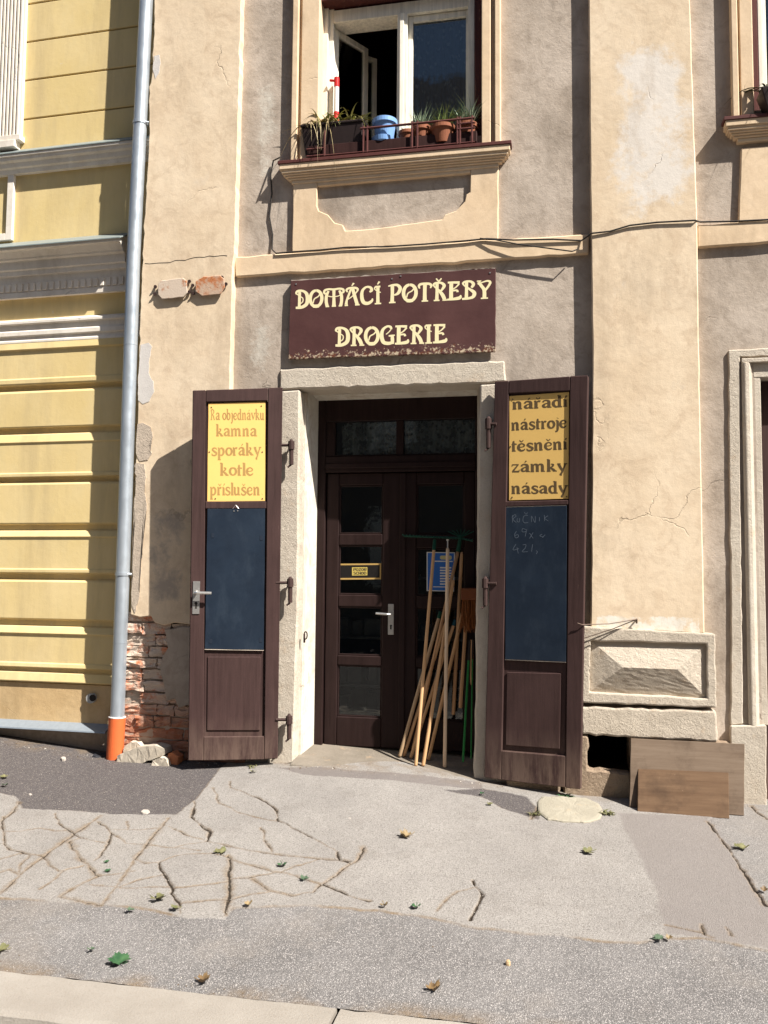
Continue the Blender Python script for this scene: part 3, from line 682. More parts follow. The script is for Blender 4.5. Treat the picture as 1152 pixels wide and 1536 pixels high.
# ---- threshold
th = lambda x, y: .118 + (Xj0-x)*.045 + (y-.0)*.12
def thp(px, py):
    d = ray(px, py); a, b = 0.0, .02
    for _ in range(60):
        m = (a+b)/2; p = CAMP + d*m
        if p.z > th(p.x, p.y): a = m
        else: b = m
    return CAMP + d*a
bm = B(); n = 24; rr = random.Random(4); rows = []
for i in range(n+1):
    x = Xj0-.02+(Xj1-Xj0+.05)*i/n; e = rr.gauss(0, .008); wear = -.012*math.exp(-((i/n-.4)/.25)**2)
    rows.append([bm.verts.new((x, .58, -.2)), bm.verts.new((x, .58, th(x, .58))), bm.verts.new((x, .3, th(x, .3)+wear)), bm.verts.new((x, .06, th(x, .06)+wear)), bm.verts.new((x, -.015+e, th(x, 0)-.012+wear)), bm.verts.new((x, -.03+e, th(x, 0)-.05)), bm.verts.new((x, -.03+e, -.2))])
for a, b in zip(rows, rows[1:]):
    for k in range(6): bm.faces.new([a[k], b[k], b[k+1], a[k+1]])
bm.faces.new(rows[0]); bm.faces.new(rows[-1][::-1])
obj('threshold', bm, stone_mat('worn_threshold', (.17, .145, .115), (.25, .215, .175), (.09, .07, .055), 70, .5), SH)
# ---- shop door: frame, fanlight, two leaves
DY = .46
D = lambda p, y=900: wx(p, y, DY)
DZ = lambda y, x=590: wz(x, y, DY)
zd0 = th(D(540), DY)+.003; ztr0, ztr1 = DZ(708), DZ(684)
bm = B()
for b in ((Xj0-.05, D(487), DY-.03, DY+.08, .0, zl+.02), (D(713), D(722), DY-.03, DY+.08, .0, zl+.02), (D(487), D(713), DY-.03, DY+.08, DZ(631), zl+.02), (D(487), D(713), DY-.035, DY+.08, ztr0, ztr1), (D(487), D(713), DY-.05, DY-.034, ztr0+.03, ztr0+.07), (D(593), D(604), DY-.02, DY+.06, ztr1, DZ(631)),
          (D(487), D(500), DY-.02, DY+.06, ztr1, DZ(631)), (D(487), D(713), DY-.02, DY+.06, ztr1, ztr1+.012)): box(bm, *b)
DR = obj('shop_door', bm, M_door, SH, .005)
part('door_pane', M_glass, DR, [(D(500), D(593), DY+.01, DY+.014, ztr1+.01, DZ(630))], 0); part('door_pane', M_glass, DR, [(D(604), D(713), DY+.01, DY+.014, ztr1+.01, DZ(630))], 0)
bm = B(); col = []
for i in range(81):
    x = D(508)+(D(712)-D(508))*i/80; y = DY+.05+.012*math.sin(i*1.1)+.006*math.sin(i*.37); col.append([bm.verts.new((x, y, z)) for z in (ztr1+.005+.006*math.sin(i*.9), DZ(628))])
for i, (a, b) in enumerate(zip(col, col[1:])):
    if i not in (37, 38): bm.faces.new([a[0], b[0], b[1], a[1]])
obj('lace_valance', bm, M_lace2, DR, smooth=True)
def leaf(xs, ys, x0, x1):
    zb, ztp = zd0, ztr0-.004; bm = B(); a, b = xs
    box(bm, x0, a, DY, DY+.045, zb, ztp); box(bm, b, x1, DY, DY+.045, zb, ztp)
    zz = [ztp] + [z for t in ys for z in (DZ(t[0]), DZ(t[1]))] + [zb]
    for k in range(0, len(zz), 2): box(bm, a, b, DY, DY+.045, zz[k+1], zz[k])
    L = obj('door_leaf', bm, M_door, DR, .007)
    for t in ys:
        bm = B(); z1, z0 = DZ(t[0]), DZ(t[1])
        for q in ((a, a+.012, z0, z1), (b-.012, b, z0, z1), (a+.012, b-.012, z0, z0+.012), (a+.012, b-.012, z1-.012, z1)): box(bm, q[0], q[1], DY+.012, DY+.03, q[2], q[3])
        obj('glazing_bead', bm, M_door, DR, .003)
        bm = B(); box(bm, a+.002, b-.002, DY+.024, DY+.028, z0+.002, z1-.002); obj('door_pane', bm, M_glass, DR)
    return L
leaf((D(507), D(573)), ((727,801),(818,893),(911,985),(1000,1078)), D(488), D(602.5))
leaf((D(624), D(696)), ((727,801),(822,893),(911,985),(1000,1078)), D(604), D(712.5))
bm = B(); box(bm, D(599), D(608), DY-.014, DY-.0005, zd0, ztr0-.01); obj('cover_strip', bm, M_door, DR, .004)
bm = B(); box(bm, D(582.5), D(591), DY-.008, DY-.0005, DZ(952), DZ(906)); tube(bm, [(D(587), DY-.005, DZ(921)), (D(587), DY-.05, DZ(921)), (D(583), DY-.058, DZ(921)), (D(566), DY-.058, DZ(920))], .009, 10)
hd = obj('door_handle', bm, M_steel, DR, .002)
bm = B(); box(bm, D(585.8), D(588), DY-.0095, DY-.0075, DZ(944), DZ(938)); tube(bm, [(D(587), DY-.0095, DZ(938.5)), (D(587), DY-.0075, DZ(938.5))], .008, 10); obj('keyhole', bm, M_dark, DR)
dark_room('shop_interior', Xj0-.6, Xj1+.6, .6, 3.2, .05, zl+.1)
bm = B()
for z in (.35, .55, .95, 1.45): box(bm, Xj0-.3, Xj1+.2, .95, 1.25, z, z+.025)
rr = random.Random(9)
for z in (.375, .575, .975):
    x = Xj0-.2
    while x < Xj1:
        wd = rr.uniform(.06, .16); box(bm, x, x+wd, 1.0+rr.uniform(0, .05), 1.2, z, z+rr.uniform(.08, .17)); x += wd+rr.uniform(.01, .06)
obj('shop_shelf', bm, plain('dim_shelf_goods', (.22, .2, .2), .6, 0, .5, 4, 0), SH, .004)
bm = B(); tube(bm, [w(456.5, 951, .12), w(456.5, 964, .12)], .008, 8); tube(bm, [w(458.5, 949, .1)+Vector((.012*math.sin(a), 0, .028*math.cos(a)-.02)) for a in [k*.5236 for k in range(13)]], .005, 6); obj('wall_staple', bm, M_iron, SH)
# ---- plinth under the right pilaster
bm = B()
O4 = [(873,939),(1073,951),(1075,1062),(872,1054)]; I4 = [(886,961),(1059.5,966),(1061,1048),(884,1038)]; rr = random.Random(8)
Oj, Ij = [], []
for k in range(4):
    o0, o1, i0, i1 = O4[k], O4[(k+1) % 4], I4[k], I4[(k+1) % 4]
    for j in range(12):
        f = j/12; e = rr.gauss(0, .5) if j else 0; e2 = rr.gauss(0, .4) if j else 0
        Oj.append((o0[0]+(o1[0]-o0[0])*f+(e if k % 2 else 0), o0[1]+(o1[1]-o0[1])*f+(0 if k % 2 else e))); Ij.append((i0[0]+(i1[0]-i0[0])*f+(e2 if k % 2 else 0), i0[1]+(i1[1]-i0[1])*f+(0 if k % 2 else e2)))
of = [bm.verts.new(FA.at(x, y, .03)) for x, y in Oj]; ob = [bm.verts.new(FA.at(x, y, .03)+Vector((0, .13, 0))) for x, y in Oj]
if_ = [bm.verts.new(FA.at(x, y, .03)) for x, y in Ij]; ib = [bm.verts.new(FA.at(x, y, .03)+Vector((0, .13, 0))) for x, y in Ij]
for i in range(48):
    j = (i+1) % 48
    bm.faces.new([of[i], of[j], if_[j], if_[i]]); bm.faces.new([of[i], ob[i], ob[j], of[j]]); bm.faces.new([if_[i], if_[j], ib[j], ib[i]])
PLN = obj('plinth', bm, M_stone_r, SH, .01, seg=2)
bm = B(); P = [FA.at(x, y, -.005) for x, y in ((886,961),(1059.5,966),(1061,1048),(884,1038))] + [FA.at(934, 1001, .06), FA.at(1016, 1004, .06)]; v = [bm.verts.new(p) for p in P]
for f in ((0,1,5,4), (1,2,5), (2,3,4,5), (3,0,4)): bm.faces.new([v[i] for i in f])
bmesh.ops.subdivide_edges(bm, edges=bm.edges, cuts=12, use_grid_fill=True); rr = random.Random(3)
for q in bm.verts: q.co.y += rr.gauss(0, .0005)
obj('diamond_panel', bm, M_stone_r, PLN)
bm = B(); prism(bm, FA, [(872,1060),(1074,1066),(1077,1100),(1077,1113),(948,1107),(872,1102)], .024, -.1, .8, 10, 6); obj('plinth_block', bm, M_stone_r, SH, .014, seg=2)
bm = B(); prism(bm, FA, [(865,1103),(882,1104),(884,1120),(881,1128),(882,1154),(900,1155),(922,1158),(946,1160),(950,1235),(840,1225),(850,1150)], .02, -.1, .8, 9, 8)
prism(bm, FA, [(946,1106),(1095,1114),(1098,1230),(951,1235),(946,1160)], .018, -.1, .8, 12, 9); prism(bm, FA, [(760,1165),(840,1160),(840,1225),(760,1215)], .01, -.1, .8, 12, 10); obj('base_course', bm, stone_mat('stained_base_stone', (.30, .215, .15), (.36, .28, .2), (.18, .13, .1), 40, .9), SH, .012)
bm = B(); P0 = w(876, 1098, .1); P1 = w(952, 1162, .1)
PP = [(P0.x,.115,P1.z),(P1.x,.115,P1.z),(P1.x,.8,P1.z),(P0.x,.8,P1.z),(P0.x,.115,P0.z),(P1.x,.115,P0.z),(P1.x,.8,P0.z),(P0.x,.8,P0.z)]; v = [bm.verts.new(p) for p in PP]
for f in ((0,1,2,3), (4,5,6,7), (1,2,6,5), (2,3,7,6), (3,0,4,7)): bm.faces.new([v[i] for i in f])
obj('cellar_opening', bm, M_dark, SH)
# ---- right-hand doorway
bm = B(); prism(bm, FA, [(1092.5,525),(1400,510),(1400,528),(1110,535),(1110,700),(1115,1086),(1096,1088),(1097,900),(1094,700)], -.05, -.12, .4, 16, 3)
prism(bm, FA, [(1096,1088.5),(1150,1088),(1150,1100),(1150,1230),(1097,1225)], -.03, -.2, .5, 14, 4)
SD = obj('side_doorway', bm, M_stone, SH, .006)
bm = B()
xs = [wx(p, 800, .07) for p in (1112, 1116.5, 1132, 1135, 1146)]; zz0, zz1 = wz(1130, 1087, .07), wz(1140, 538, .07)
box(bm, xs[0]-.02, xs[1], .085, .2, zz0, zz1)
prof = [(xs[1], .085), (xs[1], .045), (xs[1]+.02, .03), (xs[1]+.045, .036), (xs[2], .062), (xs[2]+.001, .07), (xs[4], .072), (xs[4], .3), (xs[1], .3)]
a = [bm.verts.new((x, y, zz0)) for x, y in prof]; b = [bm.verts.new((x, y, zz1-.03)) for x, y in prof]
for i in range(len(prof)): bm.faces.new([a[i], a[(i+1) % len(prof)], b[(i+1) % len(prof)], b[i]])
bm.faces.new(a); bm.faces.new(b[::-1])
box(bm, xs[1], xs[1]+2, .04, .3, zz1-.0301, zz1-.0001); box(bm, xs[3], xs[1]+2, .068, .3, zz1-.13, zz1-.0302)
obj('door_moulding', bm, M_stone, SD, .004)
bm = B(); box(bm, xs[4]-.02, xs[4]+1.4, .2, .25, 0, zz1-.12); obj('side_door', bm, M_brown, SD)
# ================================================================ SHUTTERS
def shutter(hx, fx, th_, tf, frame_px, panel_px, sd_, label, thick=.045):
    h = w(hx, 860, -th_); f = w(fx, 860, -tf); d = Vector((f.x-h.x, f.y-h.y, 0)); d.normalize()
    n = Vector((d.y, -d.x, 0)); n = n if n.y < 0 else -n
    pl = Plane((h.x, h.y, 0), n); bm = B()
    for p in frame_px: prism(bm, pl, p, 0, -thick)
    s = obj('shutter', bm, M_brown, SH, .005); s['label'] = label
    bm = B(); prism(bm, pl, panel_px[0], -.022, -.04); 
    obj('shutter_panel', bm, M_brown, s, .004)
    for p in panel_px[1:]:
        bm = B(); prism(bm, pl, p, -.012, -.0215); obj('shutter_panel', bm, M_brown, s, .009)
    return pl, s
SL, so1 = shutter(423, 285, .02, .235, [
    [(289,585.5),(308.5,585),(305,1141),(282,1141)], [(402,581.6),(424,581),(416.5,1138),(396,1139)],
    [(308.7,585),(401.8,581.8),(401.5,601),(308.6,603)], [(307.5,752),(399.6,752),(399.4,763),(307.4,763)], [(305.3,1105),(396.2,1104.5),(395.9,1139.5),(305.1,1141)]],
    [[(309,602),(402,602),(396,1106),(305,1106)], [(311,985),(391,985),(390,1096),(310,1096)]], 0, 'left shutter leaf folded back, with a lever handle')
SR, so2 = shutter(741, 882, .02, .15, [
    [(742,572),(763,571),(752,1170),(726,1166)], [(855,564),(882,563),(871,1184),(848,1182)],
    [(763.2,571),(854.8,564.3),(854.6,586),(762.8,590)], [(757.5,752),(852.6,750),(852.4,757),(757.3,760)], [(752.3,1126),(848.3,1134),(847.9,1181.5),(752,1170)]],
    [[(762,588),(855,586),(848,1136),(752,1128)], [(760,1008),(842,1010),(840,1124),(758,1118)]], 0, 'right shutter leaf swung out from the wall, in shade')
def hinge(px, y0, y1, strap_px, sht):
    bm = B(); c0, c1 = w(px, y0, .0), w(px, y1, .0)
    tube(bm, [c0+Vector((0, 0, .016)), c0, c1], [.008, .018, .017], 10); tube(bm, [c0, c0+(c1-c0)*.35], .025, 10)
    tube(bm, [c1, c1+Vector((-.025, -.01, -.02))], .007, 8)
    s0 = w(strap_px, (y0*3+y1)/4-3, -.026); s1 = w(px, (y0*3+y1)/4-3, .0)
    tube(bm, [s0, s1], .012, 6); tube(bm, [w(px+1, y0+4, .0), w(px+3, y0+2, .06)], .008, 6)
    obj('hinge', bm, M_iron, sht)
for y in ((662, 697), (868, 904), (1074, 1108)): hinge(437 - (y[0]-660)*.008, y[0], y[1], 414, so1)
for y in ((628, 672), (868, 908)): hinge(733 - (y[0]-620)*.02, y[0], y[1], 745, so2)
bm = B(); rbox(bm, SL, 289, 872, 299.5, 921, .007, .0005)
a, z = SL.loc(294, 889, 0); tube(bm, [SL.pt(a, z, .005), SL.pt(a, z, .05), SL.pt(a+.01, z, .058), SL.pt(a+.115, z-.002, .058)], .011, 10)
obj('shutter_handle', bm, M_steel, so1, .002)
bm = B(); disc(bm, SL, 294, 905, .0085, .011, 12, .003); rbox(bm, SL, 292.8, 905, 295.3, 913, .0083, .0055); obj('keyhole', bm, M_dark, so1)
# ================================================================ YELLOW BUILDING
YH = empty('yellow_building', YE.pt(-1.2, .1, 0), 'yellow plastered neighbouring house with grey and white cornices, left of the drainpipe', 'building')
yz = lambda y, t=0, x=60: YE.loc(x, y, t)[1]
AL, AR = -4.5, YE.loc(226, 600, 0)[0]+.35
prof = []
for y, t in [(512,.012),(513,.032),(523,.040),(524,.026),(526,.022),(567,.022),(568,.030),(574,.030),(577,.022),(578.5,-.015),(584.5,-.015),(587,.016),(589,.022),
    (639,.022),(641,.018),(642,-.015),(650,-.015),(652,.010),(663,.030),(664.5,.020),(709,.020),(710,.029),(715,.029),(716,-.015),(722,-.015),(725,.014),(727,.020),
    (784,.020),(786,.016),(787,-.015),(795,-.015),(797,.010),(805,.032),(806.5,.020),(853,.020),(854,.029),(859,.029),(861,-.015),(868,-.015),(871,.014),(873,.020),
    (928,.020),(930,-.015),(938,-.015),(940,.010),(950,.034),(951.5,.020),(994,.020),(995,.028),(1001,.034),(1002,.0),(1007,.0),(1009,.022),(1022,.036),(1023.5,.004)]: prof.append((yz(y, t), t))
bm = B(); extrude(bm, YE, prof, AL, AR, -.3)
obj('wall', bm, M_yel, YH, .004, seg=2)
bm = B()
gr = [(470, None), (97, 0), (-40, 0)]
edges = [yz(512)] + [yz(y) for y in (118.5, 177, 61.5, 4)]
rows_ = sorted([yz(176.5), yz(118), yz(60.5), yz(3.5), yz(-55), yz(-115), yz(-180)])
prev = yz(512)
for z in rows_ + [7.6]:
    pbox(bm, YE, AL, AR, prev, z-.006, -.3, 0); pbox(bm, YE, AL, AR, z-.006, z+.006, -.3, -.02); prev = z+.006
obj('upper_wall', bm, M_yel, YH, .005)
def mould(name, pts, a1, mat, mitre=0, bev=.002):
    bm = B(); extrude(bm, YE, [(yz(y, t, x), t) for y, t, x in pts], AL, a1, -.02, 0, mitre); return obj(name, bm, mat, YH, bev)
aE = YE.loc(190, 400, .1)[0]
mould('sill_cornice', [(223,.012,60),(225.5,.105,60),(229.5,.105,60),(230,.095,60),(236,.09,60),(240,.07,60),(247,.06,60),(250,.045,60),(257,.035,60),(259,.012,60)], AR, M_white)
mould('cornice_flashing', [(221,.002,60),(223.4,.112,60),(225.3,.112,60),(223.5,.002,60)], AR, M_flash)
mc = mould('main_cornice', [(362,.012,60),(366.5,.20,60),(371,.20,60),(374,.17,60),(384,.13,60),(387,.125,60),(390,.10,60),(402,.095,60),(404,.08,60),(411,.075,60),(413,.05,60),(422,.045,60),(436,.045,60),(437,.052,60),(445,.052,60),(446,.012,60)], aE-.02, M_white)
mould('cornice_flashing', [(360.5,.002,60),(365.2,.212,60),(367.2,.212,60),(363.5,.002,60)], aE, M_flash)
bm = B(); a = aE-.05
zz0, zz1 = yz(435.5, .05), yz(424, .05)
while a > -4.2: pbox(bm, YE, a-.036, a, zz0, zz1, .03, .062); a -= .058
obj('dentils', bm, M_white, mc, .002)
mould('string_moulding', [(478,.002,60),(480,.055,60),(484,.055,60),(486,.035,60),(494,.03,60),(496,.042,60),(502,.042,60),(504,.026,60),(508,.026,60),(510,.034,60),(513,.034,60),(514,.002,60)], AR, M_white)
mould('base_plinth', [(1024,.004,60),(1024.5,.012,60),(1060,.013,60),(1085,.016,60),(1086,.004,60)], AR, M_tan)
bm = B(); z = yz(1083, .02)
extrude(bm, YE, [(z+.01, .017), (z+.002, .03), (z-.035, .10), (z-.045, .104), (z-.048, .1), (z-.01, .02)], AL, YE.loc(160, 1100, .08)[0], .015); obj('base_flashing', bm, plain('zinc_flashing', (.30, .34, .38), .45, .4, .2), YH)
bm = B(); pbox(bm, YE, AL, AR, -.4, z-.03, -.3, -.01); obj('footing', bm, M_mortar, YH)
# white window surround, cut by the picture's left edge
bm = B(); ax = YE.loc(33, 100, .05)[0]; az0 = yz(218, .05, 15)
pbox(bm, YE, AL, ax, az0+.08, 7.6, 0, .03)
a = ax-.012
while a > AL: pbox(bm, YE, a-.026, a-.006, az0+.09, 7.6, .03, .048); a -= .034
pbox(bm, YE, AL, ax+.02, az0+.03, az0+.08, 0, .07); pbox(bm, YE, AL, ax-.02, az0-.03, az0+.03, 0, .085)
obj('window_surround', bm, M_white, YH, .003)
bm = B(); ax = YE.loc(19, 310, .03)[0]; zt1, zb1 = yz(262, .03, 15), yz(360, .03, 10)
pbox(bm, YE, ax-.06, ax, zb1, zt1, 0, .03); pbox(bm, YE, AL, ax-.06, zb1, zb1+.06, 0, .0295); obj('panel_frame', bm, M_white, YH, .003)
bm = B(); a, z = YE.loc(138.5, 1047, .02)
tube(bm, [YE.pt(a, z, .01), YE.pt(a, z, .05)], .038, 20); VP = obj('vent_pipe', bm, plain('grey_plastic', (.38, .38, .36), .5), YH)
bm = B(); disc(bm, YE, 138.5, 1047, .0515, .026, 16, .01); obj('vent_mouth', bm, M_dark, VP)  # dark disc on the capped end paints the shade of a hollow
# ================================================================ DRAINPIPE
pz = lambda x, y: YE.at(x, y, .155)
pp = [pz(x, y) for x, y in ((229,-200),(219.5,0),(200.5,380),(187,780),(176,1075),(174.5,1110))]
DP = empty('drainpipe', gp(174, 1130), 'grey zinc rain downpipe with an orange foot, between the yellow and cream houses', 'drainpipe')
bm = B(); tube(bm, pp, .053, 28); obj('pipe', bm, M_zinc, DP, smooth=True)
def onpipe(y):
    for a, b, ya, yb in zip(pp, pp[1:], (-200, 0, 380, 780, 1075), (0, 380, 780, 1075, 1110)):
        if ya <= y <= yb: return a + (b-a)*((y-ya)/(yb-ya)), (b-a).normalized()
for y in (187, 862):
    c, d = onpipe(y); bm = B(); tube(bm, [c-d*.012, c-d*.012, c+d*.012, c+d*.012], [.054, .058, .058, .054], 28); tube(bm, [c+Vector((.04, -.02, 0)), c+Vector((.075, .0, 0))], .009, 8); tube(bm, [c+Vector((.05, .02, 0)), c+Vector((.08, .16, 0))], .006, 6); obj('pipe_bracket', bm, M_zinc, DP)
for y in (965, 520):
    c, d = onpipe(y); bm = B(); tube(bm, [c-d*.002, c+d*.002], [.0545, .0545], 28); obj('pipe_joint', bm, M_zinc, DP)
c0 = pz(175.8, 1075); c1 = pz(172.5, 1130)
bm = B(); tube(bm, [c0, c0, c0+(c1-c0)*1.15], [.056, .063, .063], 28); obj('pipe_foot', bm, M_orange, DP, smooth=False)
bm = B(); tube(bm, [c0+(c0-c1)*.005, c0+(c1-c0)*.02], .0645, 28); obj('foot_rim', bm, plain('white_rim', (.75, .7, .65)), DP)
#END_P2
# ================================================================ HOUSE ACROSS THE STREET (added out of view: cuts sky light, darkens the panes)
OH = empty('added_opposite_house', (0, -17, -.3), 'added unseen grey brown house across the street, cutting sky light and mirrored in the shop panes', 'building')
bm = B(); box(bm, -26, 20, -25, -17, -.3, 13.5); obj('wall', bm, plain('grey_brown_house_plaster', (.20, .17, .14), .9, 0, .2, 2, .2), OH)
bm = B(); hexa(bm, [(-26.5,-16.5,13.5),(20.5,-16.5,13.5),(20.5,-21,18),(-26.5,-21,18),(-26.5,-25.5,13.5),(20.5,-25.5,13.5),(20.5,-21.2,18),(-26.5,-21.2,18)]); obj('roof', bm, plain('dark_tiles', (.06, .052, .05), .9), OH)
for k in range(14):
    for z in (1.2, 5.2, 9.2):
        bm = B(); x = -24.5+k*3.2; box(bm, x, x+1.2, -16.98, -16.9, z, z+2); obj('window', bm, M_redbrown if k % 3 else M_winwhite, OH)
# ================================================================ LETTERING
def ell(cx, cy, rx, ry, w0, w1=None, n=12, a0=90, a1=450):
    out = []
    for k in range(n+1):
        a = math.radians(a0+(a1-a0)*k/n); s = abs(math.cos(a)); out.append((cx+rx*math.cos(a), cy+ry*math.sin(a), w0*(1-s)+(w1 or w0)*s))
    return out
SER = lambda x0, x1, y=.035, t=.07: [(x0, y, t), (x1, y, t)]
CAPS = {
 'D': (.66, [[(.12,.76,.05),(.04,.84,.09),(.12,.95,.12),(.34,.95,.11),(.53,.80,.15),(.59,.5,.17),(.53,.22,.17),(.3,.075,.15),(.02,.06,.11)], [(.21,.9,.13),(.2,.5,.13),(.19,.08,.13)], [(.05,.82,.045),(.2,.68,.05),(.36,.55,.05),(.35,.36,.05),(.2,.24,.045)]]),
 'O': (.70, [ell(.34,.5,.28,.43,.13,.15), [(.20,.1,.16),(.34,.085,.17),(.48,.1,.16)], [(.54,.76,.05),(.44,.6,.06),(.26,.48,.06),(.2,.26,.05)]]),
 'M': (1.02, [[(.16,.70,.06),(.04,.76,.1),(.06,.90,.11),(.25,.955,.1),(.5,.93,.1),(.75,.955,.1),(.94,.90,.11),(.96,.76,.1),(.84,.70,.06)], [(.24,.86,.1),(.14,.6,.14),(.13,.3,.14),(.17,.06,.15)], [(.5,.9,.14),(.5,.5,.13),(.5,.06,.17)], [(.76,.86,.1),(.86,.6,.14),(.87,.3,.14),(.83,.06,.15)], [(.15,.62,.045),(.36,.55,.05),(.64,.55,.05),(.85,.62,.045)], SER(.1,.27), SER(.4,.6), SER(.73,.9)]),
 'A': (.74, [[(.3,.9,.09),(.2,.6,.1),(.1,.3,.1),(.07,.08,.14)], [(.38,.95,.14),(.46,.6,.15),(.6,.06,.16)], [(.14,.74,.06),(.09,.86,.1),(.22,.95,.1),(.5,.95,.11),(.63,.86,.1),(.56,.7,.06),(.36,.5,.055),(.16,.36,.05)], SER(.0,.16), SER(.5,.72)]),
 'C': (.66, [[(.46,.68,.08),(.56,.77,.14),(.5,.92,.12),(.3,.955,.1),(.12,.78,.13),(.085,.45,.16),(.17,.15,.17),(.38,.08,.16),(.57,.2,.12),(.6,.33,.05)]]),
 'I': (.40, [[(.2,.93,.15),(.2,.5,.14),(.2,.06,.16)], SER(.05,.36), SER(.08,.32,.96,.06), [(.32,.92,.05),(.09,.93,.08),(.05,.82,.05),(.18,.7,.045),(.34,.62,.05)]]),
 'P': (.62, [[(.18,.93,.15),(.18,.5,.14),(.17,.06,.16)], [(.0,.9,.06),(.2,.95,.1),(.42,.93,.13),(.53,.74,.15),(.43,.5,.13),(.26,.42,.07)], SER(.03,.32)]),
 'T': (.66, [[(.32,.9,.16),(.31,.5,.15),(.31,.06,.17)], [(.09,.7,.05),(.05,.82,.1),(.14,.93,.12),(.5,.93,.12),(.6,.82,.1),(.56,.7,.05)], SER(.17,.46)]),
 'R': (.66, [[(.10,.76,.05),(.04,.86,.09),(.14,.95,.1),(.38,.95,.11),(.52,.80,.14),(.43,.6,.1),(.34,.5,.08)], [(.2,.92,.14),(.2,.5,.13),(.19,.06,.15)], [(.06,.78,.05),(.28,.56,.11),(.45,.3,.16),(.54,.06,.15)], SER(.05,.31), SER(.44,.66)]),
 'E': (.66, [[(.18,.93,.16),(.17,.5,.16),(.17,.06,.17)], [(.02,.945,.09),(.3,.94,.11),(.55,.92,.13)], [(.53,.86,.08),(.38,.68,.06),(.2,.56,.06)], [(.2,.5,.08),(.42,.52,.09),(.46,.42,.1)], [(.0,.05,.09),(.3,.07,.13),(.55,.12,.16),(.6,.26,.05)]]),
 'B': (.66, [[(.10,.76,.05),(.04,.86,.09),(.14,.95,.1),(.38,.95,.11),(.51,.80,.14),(.42,.62,.1)], [(.2,.92,.14),(.2,.5,.13),(.19,.06,.15)], [(.06,.78,.05),(.3,.58,.1),(.54,.36,.16),(.5,.15,.15),(.3,.07,.12),(.0,.05,.1)]]),
 'Y': (.68, [[(.07,.90,.13),(.2,.70,.14),(.33,.46,.15),(.34,.06,.16)], [(.04,.78,.05),(.26,.88,.06),(.48,.94,.09),(.6,.86,.11),(.52,.66,.1),(.37,.44,.1)], SER(.18,.5), SER(.0,.2,.95,.06)]),
 'G': (.68, [[(.52,.80,.09),(.48,.93,.11),(.32,.955,.1),(.13,.78,.13),(.085,.45,.16),(.17,.15,.17),(.38,.08,.16),(.56,.12,.14)], [(.57,.04,.12),(.57,.25,.15),(.56,.46,.13)], [(.4,.47,.07),(.55,.47,.1),(.68,.5,.05)], [(.54,.86,.05),(.42,.68,.045),(.28,.55,.05)]]),
}
AC = {'acute': [[(-.02,.0,.05),(.08,.15,.1)]], 'hook': [[(-.12,.14,.06),(.0,.0,.07),(.12,.14,.06)]], 'ring': [ell(0,.07,.06,.07,.05)]}
def srf(x0, x1, y=.06): return [(x0, y, .11), (x1, y, .11)]
